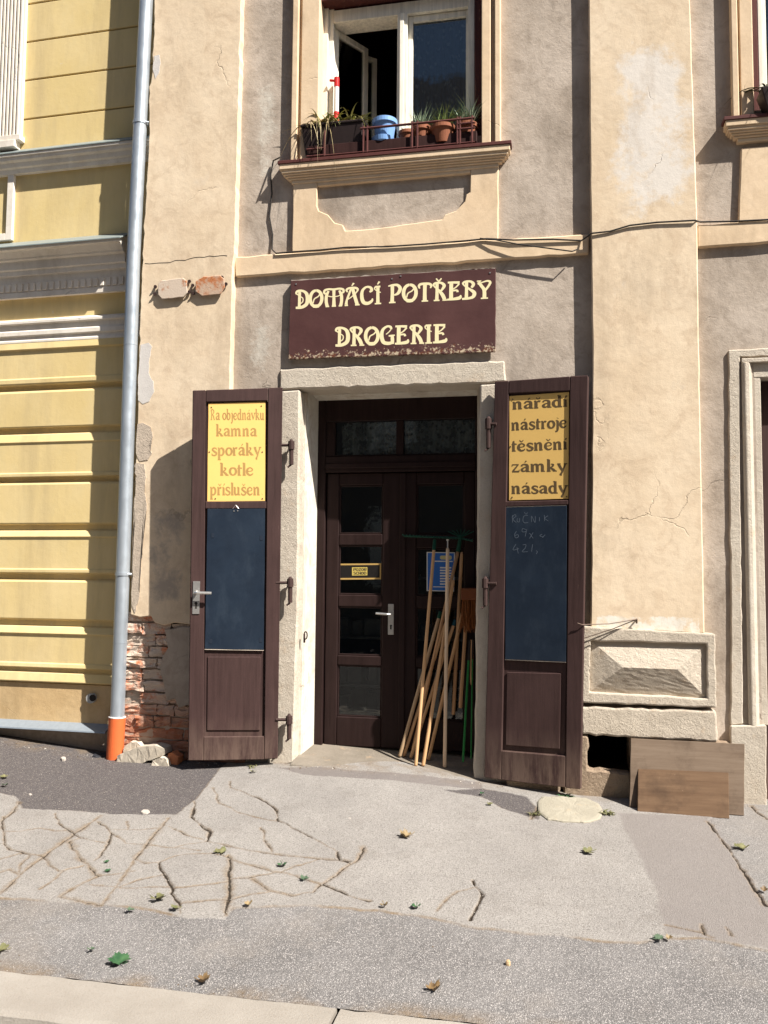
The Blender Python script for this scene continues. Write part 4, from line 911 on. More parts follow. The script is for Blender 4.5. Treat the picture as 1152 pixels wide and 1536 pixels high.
LOW = {
 'a': (.95, [[(.1,.72,.14),(.22,.92,.13),(.48,.93,.16),(.62,.75,.22),(.62,.12,.22)], [(.6,.58,.09),(.34,.54,.12),(.14,.3,.2),(.26,.09,.16),(.58,.2,.1)], srf(.5,.86)]),
 'o': (.9, [ell(.42,.5,.32,.43,.13,.21)]),
 'n': (1.02, [[(.18,.92,.21),(.18,.08,.22)], [(.2,.7,.08),(.42,.92,.16),(.62,.8,.22),(.64,.08,.22)], srf(.02,.36), srf(.5,.84), srf(.02,.2,.94)]),
 'm': (1.5, [[(.18,.92,.21),(.18,.08,.21)], [(.2,.7,.08),(.4,.92,.15),(.6,.8,.2),(.62,.08,.21)], [(.64,.7,.08),(.84,.92,.15),(1.06,.8,.2),(1.08,.08,.21)], srf(.02,.34), srf(.48,.76), srf(.94,1.3), srf(.02,.2,.94)]),
 'u': (1.0, [[(.16,.95,.2),(.16,.3,.2),(.3,.08,.16),(.56,.2,.1)], [(.62,.95,.21),(.62,.08,.22)], srf(.5,.86), srf(.0,.2,.94), srf(.46,.64,.94)]),
 'e': (.9, [[(.18,.5,.08),(.6,.56,.1),(.66,.78,.13),(.42,.94,.12),(.16,.74,.19),(.13,.34,.21),(.36,.07,.17),(.62,.13,.13),(.74,.3,.06)]]),
 's': (.8, [[(.62,.74,.06),(.54,.9,.12),(.28,.93,.15),(.14,.74,.17),(.34,.54,.19),(.6,.34,.19),(.52,.1,.16),(.22,.06,.14),(.06,.26,.06)], [(.62,.95,.06),(.6,.7,.05)], [(.07,.05,.06),(.07,.32,.05)]]),
 'r': (.72, [[(.18,.92,.21),(.18,.08,.22)], [(.2,.66,.08),(.38,.92,.14),(.55,.84,.2)], srf(.02,.38), srf(.02,.2,.94)]),
 'k': (1.0, [[(.18,1.5,.2),(.18,.08,.22)], [(.2,.46,.09),(.5,.62,.13),(.58,.86,.15),(.4,.94,.1)], [(.3,.5,.1),(.55,.3,.2),(.72,.07,.2)], srf(.02,.36), srf(.58,.92), srf(.02,.2,1.48)]),
 'p': (.98, [[(.18,.92,.21),(.18,-.45,.22)], [(.2,.7,.08),(.44,.93,.15),(.68,.72,.2),(.68,.3,.2),(.44,.06,.15),(.22,.2,.08)], srf(.02,.38,-.44), srf(.02,.2,.94)]),
 'b': (.98, [[(.18,1.5,.2),(.18,.08,.21)], [(.2,.7,.08),(.44,.93,.15),(.68,.72,.2),(.68,.3,.2),(.44,.06,.15),(.18,.1,.1)], srf(.02,.2,1.48)]),
 'd': (1.0, [[(.64,1.5,.2),(.64,.08,.22)], [(.62,.7,.08),(.4,.93,.15),(.14,.72,.2),(.14,.3,.2),(.38,.06,.15),(.62,.25,.08)], srf(.5,.88), srf(.46,.64,1.48)]),
 'v': (.92, [[(.12,.94,.2),(.28,.5,.2),(.42,.06,.16)], [(.72,.94,.11),(.58,.5,.11),(.42,.06,.1)], srf(.0,.3,.94), srf(.58,.86,.94)]),
 'y': (.95, [[(.12,.94,.2),(.28,.5,.2),(.45,.1,.16)], [(.74,.94,.12),(.6,.5,.12),(.42,-.1,.14),(.3,-.38,.16),(.42,-.46,.1)], srf(.0,.3,.94), srf(.6,.9,.94)]),
 't': (.62, [[(.22,1.3,.12),(.2,.9,.2),(.2,.12,.21)], [(.02,.86,.08),(.3,.92,.12),(.52,.86,.13)], srf(.06,.42)]),
 'l': (.42, [[(.18,1.5,.2),(.18,.08,.22)], srf(.02,.36), srf(.02,.2,1.48)]),
 'i': (.42, [[(.18,.92,.21),(.18,.08,.22)], srf(.02,.36), srf(.02,.2,.94)]),
 'j': (.5, [[(.26,.92,.21),(.26,.0,.21),(.2,-.34,.16),(.0,-.4,.16)], srf(.06,.28,.94), [(.25,1.22,.18),(.27,1.26,.18)]]),
 'z': (.85, [[(.08,.92,.12),(.66,.92,.12)], [(.6,.9,.1),(.12,.1,.14)], [(.08,.08,.15),(.68,.08,.17)], [(.08,.95,.06),(.07,.7,.05)], [(.7,.05,.06),(.71,.32,.05)]]),
 'N': (1.1, [[(.16,1.4,.14),(.2,.75,.16),(.14,.06,.16)], [(.02,1.2,.1),(.2,1.45,.1),(.5,1.4,.14),(.66,1.1,.17),(.4,.78,.1)], [(.34,.8,.1),(.58,.5,.17),(.72,.1,.15),(.9,.06,.08)], srf(.0,.3)]),
 '.': (.4, [[(.2,.1,.2),(.22,.12,.2)]]),
}
ACC = {'Á': ('A','acute',.36,1.06), 'Í': ('I','acute',.2,1.06), 'Ř': ('R','hook',.28,1.05), 'á': ('a','acute',.42,1.16), 'í': ('i','acute',.2,1.16), 'ř': ('r','hook',.36,1.16), 'š': ('s','hook',.36,1.16), 'ě': ('e','hook',.4,1.16)}
def crs(P, n=6):
    if len(P) == 2: return P
    P = [P[0]] + list(P) + [P[-1]]; out = []
    for i in range(1, len(P)-2):
        for k in range(n):
            t = k/n; p = []
            for c in range(3):
                a, b, d, e = P[i-1][c], P[i][c], P[i+1][c], P[i+2][c]
                p.append(.5*(2*b+(d-a)*t+(2*a-5*b+4*d-e)*t*t+(3*b-a-3*d+e)*t**3))
            out.append(tuple(p))
    out.append(P[-2]); return out
def stroke(bm, pts, put, lift=0):
    pts = crs(pts); L = []; n = len(pts)
    for i, (x, y, wd) in enumerate(pts):
        a, b = pts[max(0, i-1)], pts[min(n-1, i+1)]; dx, dy = b[0]-a[0], b[1]-a[1]; l = math.hypot(dx, dy) or 1
        nx_, ny_ = -dy/l*wd/2, dx/l*wd/2; L.append((bm.verts.new(put(x+nx_, y+ny_, lift)), bm.verts.new(put(x-nx_, y-ny_, lift))))
    for a, b in zip(L, L[1:]): bm.faces.new([a[0], b[0], b[1], a[1]])
def word(bm, text, font, pl, t, p0, p1, hpx, squeeze=True, bold=1.06):
    "text from pixel p0 to p1 along its baseline, hpx tall (cap height or x-height)"
    items = []; adv = 0
    for ch in text:
        if ch == ' ': adv += .45; continue
        base, acc = (ACC[ch][0], ACC[ch]) if ch in ACC else (ch, None)
        wd, st = font[base]; st = [[(x, y, q*bold) for x, y, q in s] for s in st]
        if acc:
            k = 1 if font is CAPS else 1.5
            st = st + [[(acc[2]+x*k, acc[3]+y*k, q*k) for x, y, q in s] for s in AC[acc[1]]]
        items.append((adv, st)); adv += wd + (.0 if font is CAPS else -.05)
    Lp = math.hypot(p1[0]-p0[0], p1[1]-p0[1]); sx = Lp/adv
    e = ((p1[0]-p0[0])/Lp, (p1[1]-p0[1])/Lp); k = 0
    for ad, st in items:
        for s in st:
            k += 1
            def put(x, y, lift, ad=ad): 
                u_ = (ad+x)*sx; v_ = y*hpx
                return pl.at(p0[0]+e[0]*u_, p0[1]+e[1]*u_ - v_, t + lift)
            r = sx/hpx
            s2 = s if abs(r-1) < .15 else [(x, y, q) for x, y, q in s]
            stroke(bm, s2, put, (k % 7)*.00008)
# ---- shop sign
def signm():
    m = Mat('sign_maroon_enamel', .5, 0, .2)
    c = m.mix(m.ramp(m.noise(3, 5, .6), .35, .7), (.070, .030, .028), (.098, .044, .040))
    Zr = m.axis()[2]; zb = wz(590, 531, .04)
    low = m.ramp(Zr, zb+.0, zb+.13, 1, 0); ch = m.math('ADD', m.noise(30, 7, .75), m.math('MULTIPLY', low, .34))
    c = m.mix(m.ramp(ch, .79, .82), c, m.mix(m.ramp(m.noise(40, 3), .45, .55), (.50, .40, .28), (.13, .05, .03)))
    return m.done(c, m.bump(m.math('ADD', m.noise(18, 4), m.ramp(ch, .72, .8, 0, -.6)), .25, .006))
TS = -.028
SG = empty('shop_sign', w(590, 534, .05), 'maroon hanging board with cream ornamental capitals above the shop door', 'shop sign')
bm = B(); prism(bm, FA, [(436,421),(743.5,402.5),(743,527.5),(432.5,538.5)], TS, TS-.024, .25, 14, 2); obj('board', bm, signm(), SG, .003)
bm = B(); prism(bm, FA, [(437,421.2),(742,402.8),(742,401.5),(437,419.9)], TS-.004, -.07, .5, 9, 3); obj('top_flashing', bm, plain('weathered_strip', (.40, .34, .28), .8), SG)
M_letter = plain('cream_letter_paint', (.80, .70, .42), .5, 0, .06, 20, 0)
for a_ in (('DOMÁCÍ', (443, 463.5), (573, 456), 28), ('POTŘEBY', (582.5, 455), (738, 447.8), 28.5), ('DROGERIE', (502.5, 520), (671.5, 514.5), 29)):
    bm = B(); word(bm, a_[0], CAPS, FA, TS+.0005, *a_[1:]); obj('lettering', bm, M_letter, SG)
for x, y in ((444, 426), (588, 418), (601, 414), (735, 409)): 
    bm = B(); disc(bm, FA, x, y, TS+.004, .006, 10, .006); obj('screw', bm, M_steel, SG)
# ---- yellow notice boards on the shutters
M_ly = plain('yellow_sign_panel', (.74, .475, .15), .42, 0, .05, 6, .05)
M_lbr = plain('brown_letter_paint', (.36, .215, .07), .6, 0, .25, 8, 0); M_lbd = plain('dark_letter_paint', (.115, .075, .035), .6, 0, .3, 8, 0)
def notice(name, label, pl, corners, words, mat, screws, t=-.014):
    c = pl.at(*[sum(q)/2 for q in zip(corners[2], corners[3])], t); T = empty(name, c, label, 'sign')
    bm = B(); prism(bm, pl, corners, t, t-.0035, .12, 20, 1); obj('board', bm, M_ly, T, .001)
    for tx, p0, p1, h in words: bm = B(); word(bm, tx, LOW, pl, t+.0003, p0, p1, h*1.15, bold=1.3); obj('lettering', bm, mat, T)
    for x, y in screws: bm = B(); disc(bm, pl, x, y, t+.003, .005, 10, .004); obj('screw', bm, M_iron, T)
notice('notice_board', 'yellow sign with faded brown words kamna and sporáky on the left shutter', SL, [(312.5,605),(398,602.5),(397.5,751.5),(310.8,752.5)], [
    ('Na objednávku', (316,630), (397,630), 9.5), ('kamna', (324,654.5), (386,654.5), 10.5), ('sporáky', (317,684), (392,683), 11), ('kotle', (330,713.5), (381,713.5), 11), ('příslušen.', (315,743), (395,743), 11)], M_lbr,
    [(317,611),(392,609),(314,678),(393.5,678),(323,748),(393.5,748)])
notice('notice_board', 'yellow sign with dark words nářadí and násady on the shaded right shutter', SR, [(764,594),(853.5,588),(852.5,748),(763.5,750.5)], [
    ('nářadí', (768.5,614.5), (851,610), 10.2), ('nástroje', (767,646), (851,641.5), 10.6), ('těsnění', (767,677.5), (850.5,674), 10.6), ('zámky', (767,708.5), (851,707), 10.6), ('násady', (767,741), (852,740), 10.6)], M_lbd,
    [(769,599),(849,594),(765.5,670),(768,746),(850,745)])
# ---- blackboards
def slate(name='blue_chalkboard'):
    m = Mat(name, .6, 0, .12)
    c = m.mix(m.ramp(m.noise(4, 6, .65), .3, .7), (.010, .016, .027), (.016, .025, .040)); c = m.mix(m.math('MULTIPLY', m.ramp(m.noise(9, 7, .7, m.vec(1, 1, .4)), .5, .75), .3), c, (.045, .06, .08))
    return m.done(c, m.bump(m.noise(60, 4), .08, .003), m.ramp(m.noise(7, 4), .3, .7, .45, .6))
M_slate = slate(); M_edge = plain('worn_board_edge', (.5, .42, .34), .8, 0, .4, 60)
def board(label, pl, corners, t=-.002):
    c = pl.at(*[sum(q)/2 for q in zip(corners[2], corners[3])], t); T = empty('chalkboard', c, label, 'chalkboard')
    bm = B(); prism(bm, pl, corners, t, t-.009, .2, 18, 1); obj('slate', bm, M_slate, T, .002)
    bm = B(); q = corners
    prism(bm, pl, [(q[0][0]+.5,q[0][1]-.9),(q[1][0]-.5,q[1][1]-.9),(q[1][0]-.5,q[1][1]+.05),(q[0][0]+.5,q[0][1]+.05)], t-.002, t-.008); prism(bm, pl, [(q[3][0],q[3][1]-.05),(q[2][0],q[2][1]-.05),(q[2][0],q[2][1]+1.0),(q[3][0],q[3][1]+1.0)], t-.002, t-.008)
    obj('worn_edge', bm, M_edge, T); return T
TB = board('blank blue chalkboard under the yellow sign on the sunlit left shutter', SL, [(311,763),(397.5,762.5),(395.5,975),(307,973.5)])
M_tape = plain('dark_blue_tape', (.012, .018, .03), .6)
for x, y in ((319,803),(392,807),(316,962),(391,960)): bm = B(); rbox(bm, SL, x-2.2, y-3.5, x+2.2, y+3.5, .0, -.0015); obj('board_clip', bm, M_tape, TB)
bm = B(); disc(bm, SL, 351, 766.5, .001, .005, 10, .004); disc(bm, SL, 356.5, 766, .001, .005, 10, .004); p = [SL.at(349, 763, .0), SL.at(353.5, 757.5, .0), SL.at(358, 763, .0)]; tube(bm, p, .0022, 6); obj('hanger', bm, M_steel, TB)
TR = board('dark blue chalkboard with faint chalk writing on the right shutter', SR, [(758.5,761),(850,758.5),(849,993),(757.5,989)])
M_chalk = plain('faint_chalk', (.085, .105, .135), .95, 0, .3, 40, 0)
bm = B()
def chalk(s, th=.9):
    P = [(x, y, th) for x, y in s]
    stroke(bm, P, lambda x, y, l: SR.at(755+x*105/1152, 750+y*105/1152, -.0012), 0)
for s in ([(150,250),(150,370)], [(140,285),(190,240),(205,270),(160,315),(215,375)], [(230,300),(228,350),(262,360),(268,300)], [(405,255),(340,265),(322,330),(345,375),(410,370)], [(345,200),(372,235),(400,205)], [(465,365),(465,265),(520,370),(525,265)], [(595,285),(592,350)], [(675,250),(678,345)], [(735,260),(682,300),(740,345)],
          [(215,515),(185,570),(205,625),(250,600),(235,570),(195,585)], [(375,490),(320,470),(310,520),(370,520),(385,480),(360,600)], [(430,545),(490,630)], [(490,535),(430,635)], [(640,560),(600,590),(660,610)], [(690,570),(640,620)], [(205,730),(160,820),(255,800)], [(225,780),(245,880)], [(320,740),(370,735),(360,790),(310,850),(400,850)], [(480,730),(465,850)], [(540,835),(560,850),(540,890)]): chalk([(x*1.0, y) for x, y in s], 9)
obj('chalk_writing', bm, M_chalk, TR)
# ---- notices on the door glass
DF = Plane((0, DY+.023, 0), (0, -1, 0))
DN = empty('door_notice', DF.at(540, 869, .001), 'small black door sticker with gold border and a yellow warning label', 'sticker')
bm = B(); prism(bm, DF, [(508,845.5),(572,845),(572,869),(508,869.5)], .0005, -.0005); obj('backing', bm, plain('black_sticker', (.015, .013, .012), .4), DN)
bm = B(); 
for p in ([(508,845.5),(572,845),(572,847.4),(508,847.9)], [(508,867),(572,866.6),(572,869),(508,869.5)], [(508,848),(510.4,848),(510.4,866.9),(508,866.9)], [(569.6,847.5),(572,847.5),(572,866.5),(569.6,866.5)]): prism(bm, DF, p, .0012, .0004)
obj('gold_border', bm, plain('gold_print', (.42, .27, .09), .5), DN)
bm = B(); prism(bm, DF, [(528,851),(551,850.7),(551,863),(528,863.3)], .0012, .0004); obj('label', bm, plain('yellow_print', (.50, .38, .10), .5), DN)
SIM = {'P': (.6, [[(.1,1,.16),(.1,0,.16)], [(.1,.93,.15),(.5,.93,.15),(.5,.5,.15),(.1,.5,.15)]]), 'O': (.66, [ell(.3,.5,.22,.42,.15)]), 'Z': (.6, [[(.05,.93,.15),(.5,.93,.15)], [(.48,.9,.15),(.08,.1,.15)], [(.05,.07,.15),(.5,.07,.15)]]), 'R': (.6, [[(.1,1,.16),(.1,0,.16)], [(.1,.93,.15),(.5,.93,.15),(.5,.5,.15),(.1,.5,.15)], [(.25,.5,.15),(.52,0,.16)]]), 'S': (.6, [CAPS['C'][1][0][:0] or [(.5,.85,.15),(.3,.95,.15),(.08,.78,.15),(.3,.52,.15),(.52,.25,.15),(.3,.06,.15),(.05,.15,.15)]]), 'C': (.6, [[(.5,.8,.15),(.3,.94,.15),(.08,.6,.15),(.08,.35,.15),(.3,.06,.15),(.5,.2,.15)]]), 'H': (.62, [[(.1,1,.16),(.1,0,.16)], [(.5,1,.16),(.5,0,.16)], [(.1,.5,.15),(.5,.5,.15)]]), 'D': (.62, [[(.1,1,.16),(.1,0,.16)], [(.1,.94,.15),(.4,.88,.15),(.52,.5,.15),(.4,.12,.15),(.1,.06,.15)]])}
bm = B(); word(bm, 'POZOR', SIM, DF, .0016, (530, 856.6), (549.5, 856.4), 4.2); word(bm, 'SCHOD', SIM, DF, .0016, (530, 862), (549.5, 861.8), 4.2); obj('lettering', bm, M_dark, DN)
IS = empty('info_sign', DF.at(661, 886, .001), 'blue opening hours sign with white lines on the door behind the broomsticks', 'sign')
bm = B(); prism(bm, DF, [(640,828),(682.5,828.5),(681,887.5),(640,886.5)], .003, -.0005); obj('board', bm, plain('blue_print', (.035, .13, .42), .45, 0, .1), IS)
bm = B()
for p in ([(640,828),(682.5,828.5),(682.4,829.8),(640,829.3)], [(640,885.2),(681,886.2),(681,887.5),(640,886.5)], [(640,829.4),(641.4,829.4),(641.4,885),(640,885)], [(681,830),(682.4,830),(680.9,886),(679.6,886)], [(652,841),(679,841.4),(679,843),(652,842.6)], [(650,879.5),(679,880),(679,881.3),(650,880.8)]): prism(bm, DF, p, .0036, .0028)
for i in range(7): prism(bm, DF, [(660,850.5+i*4.1),(677,850.7+i*4.1),(677,852.7+i*4.1),(660,852.5+i*4.1)], .0036, .0028)
obj('white_lines', bm, plain('white_print', (.62, .62, .58), .5), IS)
bm = B(); prism(bm, DF, jitter([(660,834.5),(662,833.3),(676,833.5),(677.5,835),(677.5,838),(676,839.4),(662,839.2),(660,838)], 30, 0, rr), .0036, .0028); obj('yellow_badge', bm, plain('pale_yellow_print', (.5, .46, .22), .5), IS)
# ---- iron anchor plates on the left pilaster
def anchor(label, mat, poly, lugs):
    T = empty('anchor_plate', w(*[sum(q)/len(poly) for q in zip(*poly)], 0), label, 'iron plate', 'rusty iron plates on the pilaster')
    bm = B(); prism(bm, FA, poly, .03, .022, .3, 8, 2); obj('plate', bm, mat, T, .004)
    cx = sum(p[0] for p in poly)/len(poly); cy = sum(p[1] for p in poly)/len(poly)
    bm = B(); prism(bm, FA, [(cx+(x-cx)*.93, cy+(y-cy)*.9) for x, y in poly], .022, .0); obj('rim', bm, M_iron, T)
    for x, y in lugs: bm = B(); tube(bm, [FA.at(x, y, -.0), FA.at(x, y, .016), FA.at(x, y, .016), FA.at(x, y, .022)], [.010, .010, .014, .013], 8); obj('bolt', bm, M_iron, T)
anchor('pale octagonal iron plate with rust spots, left of its rustier twin', M_rustpale, [(237,426),(241,420.5),(274,416.5),(280,421),(281,439),(275,445.5),(243,448.5),(237,442)], [(233,430),(232,441),(284,422),(284,438)])
anchor('orange rusted octagonal iron plate beside the paler one', M_rust, [(293,422),(305,414.5),(330,413),(336,418),(337,431),(331,441),(303,444),(293,437)], [(289,428),(290,440),(339,426),(333,416)])
# ---- cables
M_cable = plain('black_cable', (.035, .03, .027), .6, 0, .2, 20, 0)
bm = B(); P = [w(420,236,-.05), w(410,241,.05), w(406,262,.06), w(408,290,.06), w(404,325,.06), w(409,352,.06), w(408,374,.055), w(414,380,.025), w(436,378,.024), w(480,375,.026), w(520,371,.024), w(580,370,.025), w(640,366,.024), w(700,361,.024), w(730,358,.026), w(770,360,.02), w(830,359,.022), w(872,361,.028), w(882,354,-.004), w(887,350,-.012), w(915,347,-.008), w(945,338,-.01), w(985,333.5,-.01), w(1043,330.5,-.012), w(1050,333,.03), w(1100,332,.03), w(1300,322,.03)]
tube(bm, P, .006, 7); tag(obj('wall_cable', bm, M_cable, loc=P[5]), 'thin black cable stapled along the cream band under the flower window', 'cable')
bm = B(); P = [w(720,357.5,.02), w(745,360,.006), w(775,366,.0), w(820,372,-.004), w(858,377,-.004), w(866,374,.02)]; tube(bm, P, .005, 7); tag(obj('loose_cable', bm, M_cable, loc=P[0]), 'short loose cable end sagging over the cream band beside the right pilaster', 'cable')
M_wire = plain('rusty_wire', (.13, .09, .07), .6, .4)
bm = B(); a = SR.at(873, 937, .012); b = w(955, 929, -.028)
tube(bm, [a+Vector((-.03, 0, .01)), a, a+(b-a)*.5+Vector((0, 0, -.012)), b], .0035, 6); tube(bm, [b, b+Vector((.0, .03, -.005))], .006, 6); tube(bm, [b, w(955, 935, -.02)], .006, 6); tube(bm, [b, w(920, 943, -.04), w(877, 957, -.05)], .0035, 6)
tag(obj('tie_wire', bm, M_wire, loc=a), 'rusty wire tying the right shutter to a nail in the pilaster', 'wire')
# ================================================================ WINDOW BOX AND POTS
def leafm(name, a, b, rough=.55):
    m = Mat(name, rough, 0, .35); n = m.noise(30, 3); c = m.mix(m.ramp(n, .35, .65), a, b); return m.done(c)
M_gr1 = leafm('grass_green', (.15, .23, .07), (.32, .38, .14)); M_gr2 = leafm('blue_green_leaf', (.19, .27, .18), (.36, .42, .28)); M_dry = leafm('dry_leaf', (.30, .22, .10), (.42, .34, .18))
M_terra = plain('terracotta', (.26, .095, .05), .8, 0, .2); M_blue = plain('blue_plastic_pot', (.20, .36, .66), .4, 0, .08, 8, .05); M_black = plain('dark_planter_plastic', (.028, .018, .017), .55, 0, .3); M_soil = plain('dry_soil', (.07, .05, .035), .95, 0, .4, 40, .6)
M_trough = paint_wood('trough_paint', (.035, .015, .013), (.11, .06, .045), .5, wear=.66); M_railp = plain('red_brown_iron', (.11, .04, .035), .55, .1, .3)
YBX = .045
sz = SZ-.004
bxa, bxb = wx(464, 215, YBX), wx(716, 200, YBX)
TRH = empty('window_box', (bxa+.4, 0, sz), 'long dark brown flower trough behind iron rails on the window sill', 'window box')
bm = B()
z0, z1 = sz+.022, sz+.108
box(bm, bxa, bxb, YBX-.05, YBX-.032, z0, z1); box(bm, bxa, bxb, YBX+.10, YBX+.118, z0, z1+.02); box(bm, bxa, bxa+.018, YBX-.032, YBX+.1, z0, z1); box(bm, bxb-.018, bxb, YBX-.032, YBX+.1, z0, z1); box(bm, bxa+.018, bxb-.018, YBX-.032, YBX+.1, z0, z0+.018)
obj('trough', bm, M_trough, TRH, .004)
bm = B(); zr_ = sz+.215; yr = YBX-.068
for px in (487, 545, 551, 618, 626, 686, 690, 708):
    x = wx(px, 200, yr); tube(bm, [(x, yr, sz+.006), (x, yr, zr_)], .0075, 6)
for z in (sz+.105, sz+.05): tube(bm, [(bxa-.0, yr, z-.035), (wx(487, 200, yr), yr, z-.035)], .008, 6)
tube(bm, [(wx(540, 200, yr), yr, zr_-.02), (wx(712, 200, yr), yr, zr_-.02)], .009, 6); tube(bm, [(wx(686, 200, yr), yr, sz+.12), (wx(712, 200, yr), yr, sz+.12)], .008, 6); tube(bm, [(wx(686, 200, yr), yr, sz+.16), (wx(712, 200, yr), yr, sz+.16)], .008, 6)
tube(bm, [(wx(480, 200, yr), yr, sz+.012), (wx(712, 200, yr), yr, sz+.012)], .006, 6)
obj('rail', bm, M_railp, TRH)
PLB = empty('planter', (wx(500, 200, YBX), YBX+.03, z0+.02), 'black plastic planter with trailing leaves at the left end of the trough', 'planter')
xa0, xb0 = wx(455, 195, YBX), wx(547, 190, YBX)
bm = B(); hexa(bm, [(xa0+.03,YBX-.03,z0+.02),(xb0-.02,YBX-.03,z0+.02),(xb0,YBX-.06,z0+.235),(xa0,YBX-.06,z0+.235),(xa0+.03,YBX+.095,z0+.02),(xb0-.02,YBX+.095,z0+.02),(xb0,YBX+.11,z0+.235),(xa0,YBX+.11,z0+.235)])
box(bm, xa0-.008, xb0+.008, YBX-.068, YBX+.118, z0+.2355, z0+.255); obj('tub', bm, M_black, PLB, .006)
def blades(name, mat, c, n, L, spread, up_, droop, wd=.006, seed=1, sx=.05, parent=None, label=None, cat='plant', group=None):
    rr = random.Random(seed); bm = B(); c = Vector(c)
    for i in range(n):
        a = rr.uniform(0, 2*math.pi); l = L*rr.uniform(.55, 1.15); sp = spread*rr.uniform(.3, 1.1); u_ = up_*rr.uniform(.7, 1.1); dr = droop*rr.uniform(.6, 1.3)
        p = c + Vector((rr.uniform(-sx, sx), rr.uniform(-.035, .035), 0)); h = Vector((math.cos(a), math.sin(a)*.7, 0)); side = Vector((-h.y, h.x, 0)); prev = None; N = 6
        for k in range(N+1):
            s = k/N; q = p + h*(l*sp*s) + Vector((0, 0, l*(u_*s - dr*s*s))); ww = wd*(1-s*.92)*(.7+.6*math.sin(math.pi*min(1, s*1.3)))
            e = (bm.verts.new(q-side*ww+Vector((0, 0, ww*.4))), bm.verts.new(q), bm.verts.new(q+side*ww+Vector((0, 0, ww*.4))))
            if prev: bm.faces.new([prev[0], e[0], e[1], prev[1]]); bm.faces.new([prev[1], e[1], e[2], prev[2]])
            prev = e
    o = obj(name, bm, mat, parent, 0, True, None if parent else c)
    if label: tag(o, label, cat, group)
    return o
blades('foliage', leafm('spider_leaf', (.20, .22, .06), (.42, .36, .14)), (wx(503, 185, YBX), YBX+.02, z0+.25), 150, .28, .85, .95, .95, .010, 3, .19, PLB)
blades('dry_foliage', M_dry, (wx(485, 185, YBX), YBX-.04, z0+.25), 40, .32, .9, .5, 1.3, .006, 6, .12, PLB)
blades('trailing_leaves', M_dry, (wx(460, 185, YBX), YBX-.02, z0+.24), 8, .30, 1.0, .3, .5, .004, 12, .03, PLB)
def pot(name, label, cat, px, py, r, h, zb, mat, y=YBX+.03, rim=.1, group=None):
    x = wx(px, py, y); T = empty(name, (x, y, zb), label, cat, group); bm = B()
    lathe(bm, (x, y, zb), [(r*.72, 0), (r*.95, h*.78), (r*1.0, h*.78), (r*(1+rim), h*.8), (r*(1+rim), h), (r*.94, h), (r*.9, h*.86), (0.001, h*.86)], 28); obj('pot', bm, mat, T, smooth=False)
    bm = B(); lathe(bm, (x, y, zb+h*.862), [(r*.9, 0), (r*.5, .006), (.001, .012)], 20); obj('soil', bm, M_soil, T); return T, (x, y, zb+h*.87)
G_ = 'flower pots standing in the window trough'
zt0 = z0+.02
PB, pc = pot('flower_pot', 'light blue plastic flower pot with small stubs in the window trough', 'flower pot', 577, 190, .088, .165, zt0+.075, M_blue, y=YBX+.02, group=G_)
bm = B(); lathe(bm, (pc[0]-.012, YBX+.02, zt0+.05), [(.06, 0), (.082, .015), (.088, .05), (.08, .053), (.074, .028), (.001, .028)], 28); obj('saucer', bm, M_blue, PB)
blades('stubs', M_dry, pc, 12, .07, .3, 1, .1, .006, 4, .05, PB)
P2, pc = pot('flower_pot', 'small terracotta pot right beside the blue pot', 'flower pot', 611, 195, .062, .12, zt0+.02, M_terra, group=G_); blades('plant', M_gr1, pc, 14, .08, .8, .8, .5, .01, 8, .03, P2)
P3, pc = pot('flower_pot', 'reddish terracotta pot holding a feathery grey green tuft behind the rail', 'flower pot', 632, 190, .07, .16, zt0+.005, M_terra, group=G_); blades('plant', M_gr2, pc, 90, .22, .6, 1, .25, .005, 9, .04, P3); blades('withered_leaves', leafm('withered_red', (.28, .11, .06), (.40, .2, .1)), (pc[0], pc[1]-.03, pc[2]), 30, .1, .9, .5, .9, .009, 10, .05, P3)
P4, pc = pot('flower_pot', 'wide terracotta bowl with a fresh spiky green plant', 'flower pot', 664, 190, .088, .13, zt0+.005, M_terra, y=YBX+.0, group=G_); blades('plant', M_gr1, (pc[0], pc[1]+.03, pc[2]), 110, .27, .65, 1, .4, .0055, 11, .05, P4); blades('dry_stalks', M_dry, pc, 26, .17, .6, .8, .6, .004, 13, .05, P4)
P5, pc = pot('flower_pot', 'terracotta pot with a bushy grass tuft at the right end of the trough', 'flower pot', 700, 185, .075, .15, zt0+.005, M_terra, group=G_); blades('plant', M_gr2, (pc[0], pc[1]+.02, pc[2]+.03), 110, .26, .7, 1, .4, .0055, 14, .06, P5); blades('dry_stalks', leafm('withered_brown', (.2, .12, .08), (.34, .22, .14)), (pc[0], pc[1]-.02, pc[2]), 40, .13, .9, .5, .8, .005, 15, .06, P5)
# red and white tube in the open window
tx, ty = wx(504.5, 165, YBX+.09), YBX+.09
TT = empty('red_white_tube', (tx, ty, z0+.17), 'slim white tube with red ends standing in the open window', 'tube')
zA, zB = wz(504, 177, ty), wz(504, 117, ty)
bm = B(); tube(bm, [(tx, ty, zA-.1), (tx, ty, zB-.07)], .019, 16); obj('white_tube', bm, plain('white_plastic', (.75, .74, .72), .4), TT, smooth=False)
bm = B(); tube(bm, [(tx, ty, zB-.075), (tx, ty, zB)], .0215, 16); tube(bm, [(tx, ty, zB-.025), (tx-.055, ty-.01, zB-.02)], .010, 8); tube(bm, [(tx, ty, zA-.03), (tx, ty, zA+.045)], .0215, 16); obj('red_caps', bm, plain('red_plastic', (.55, .025, .025), .35, 0, .05), TT)
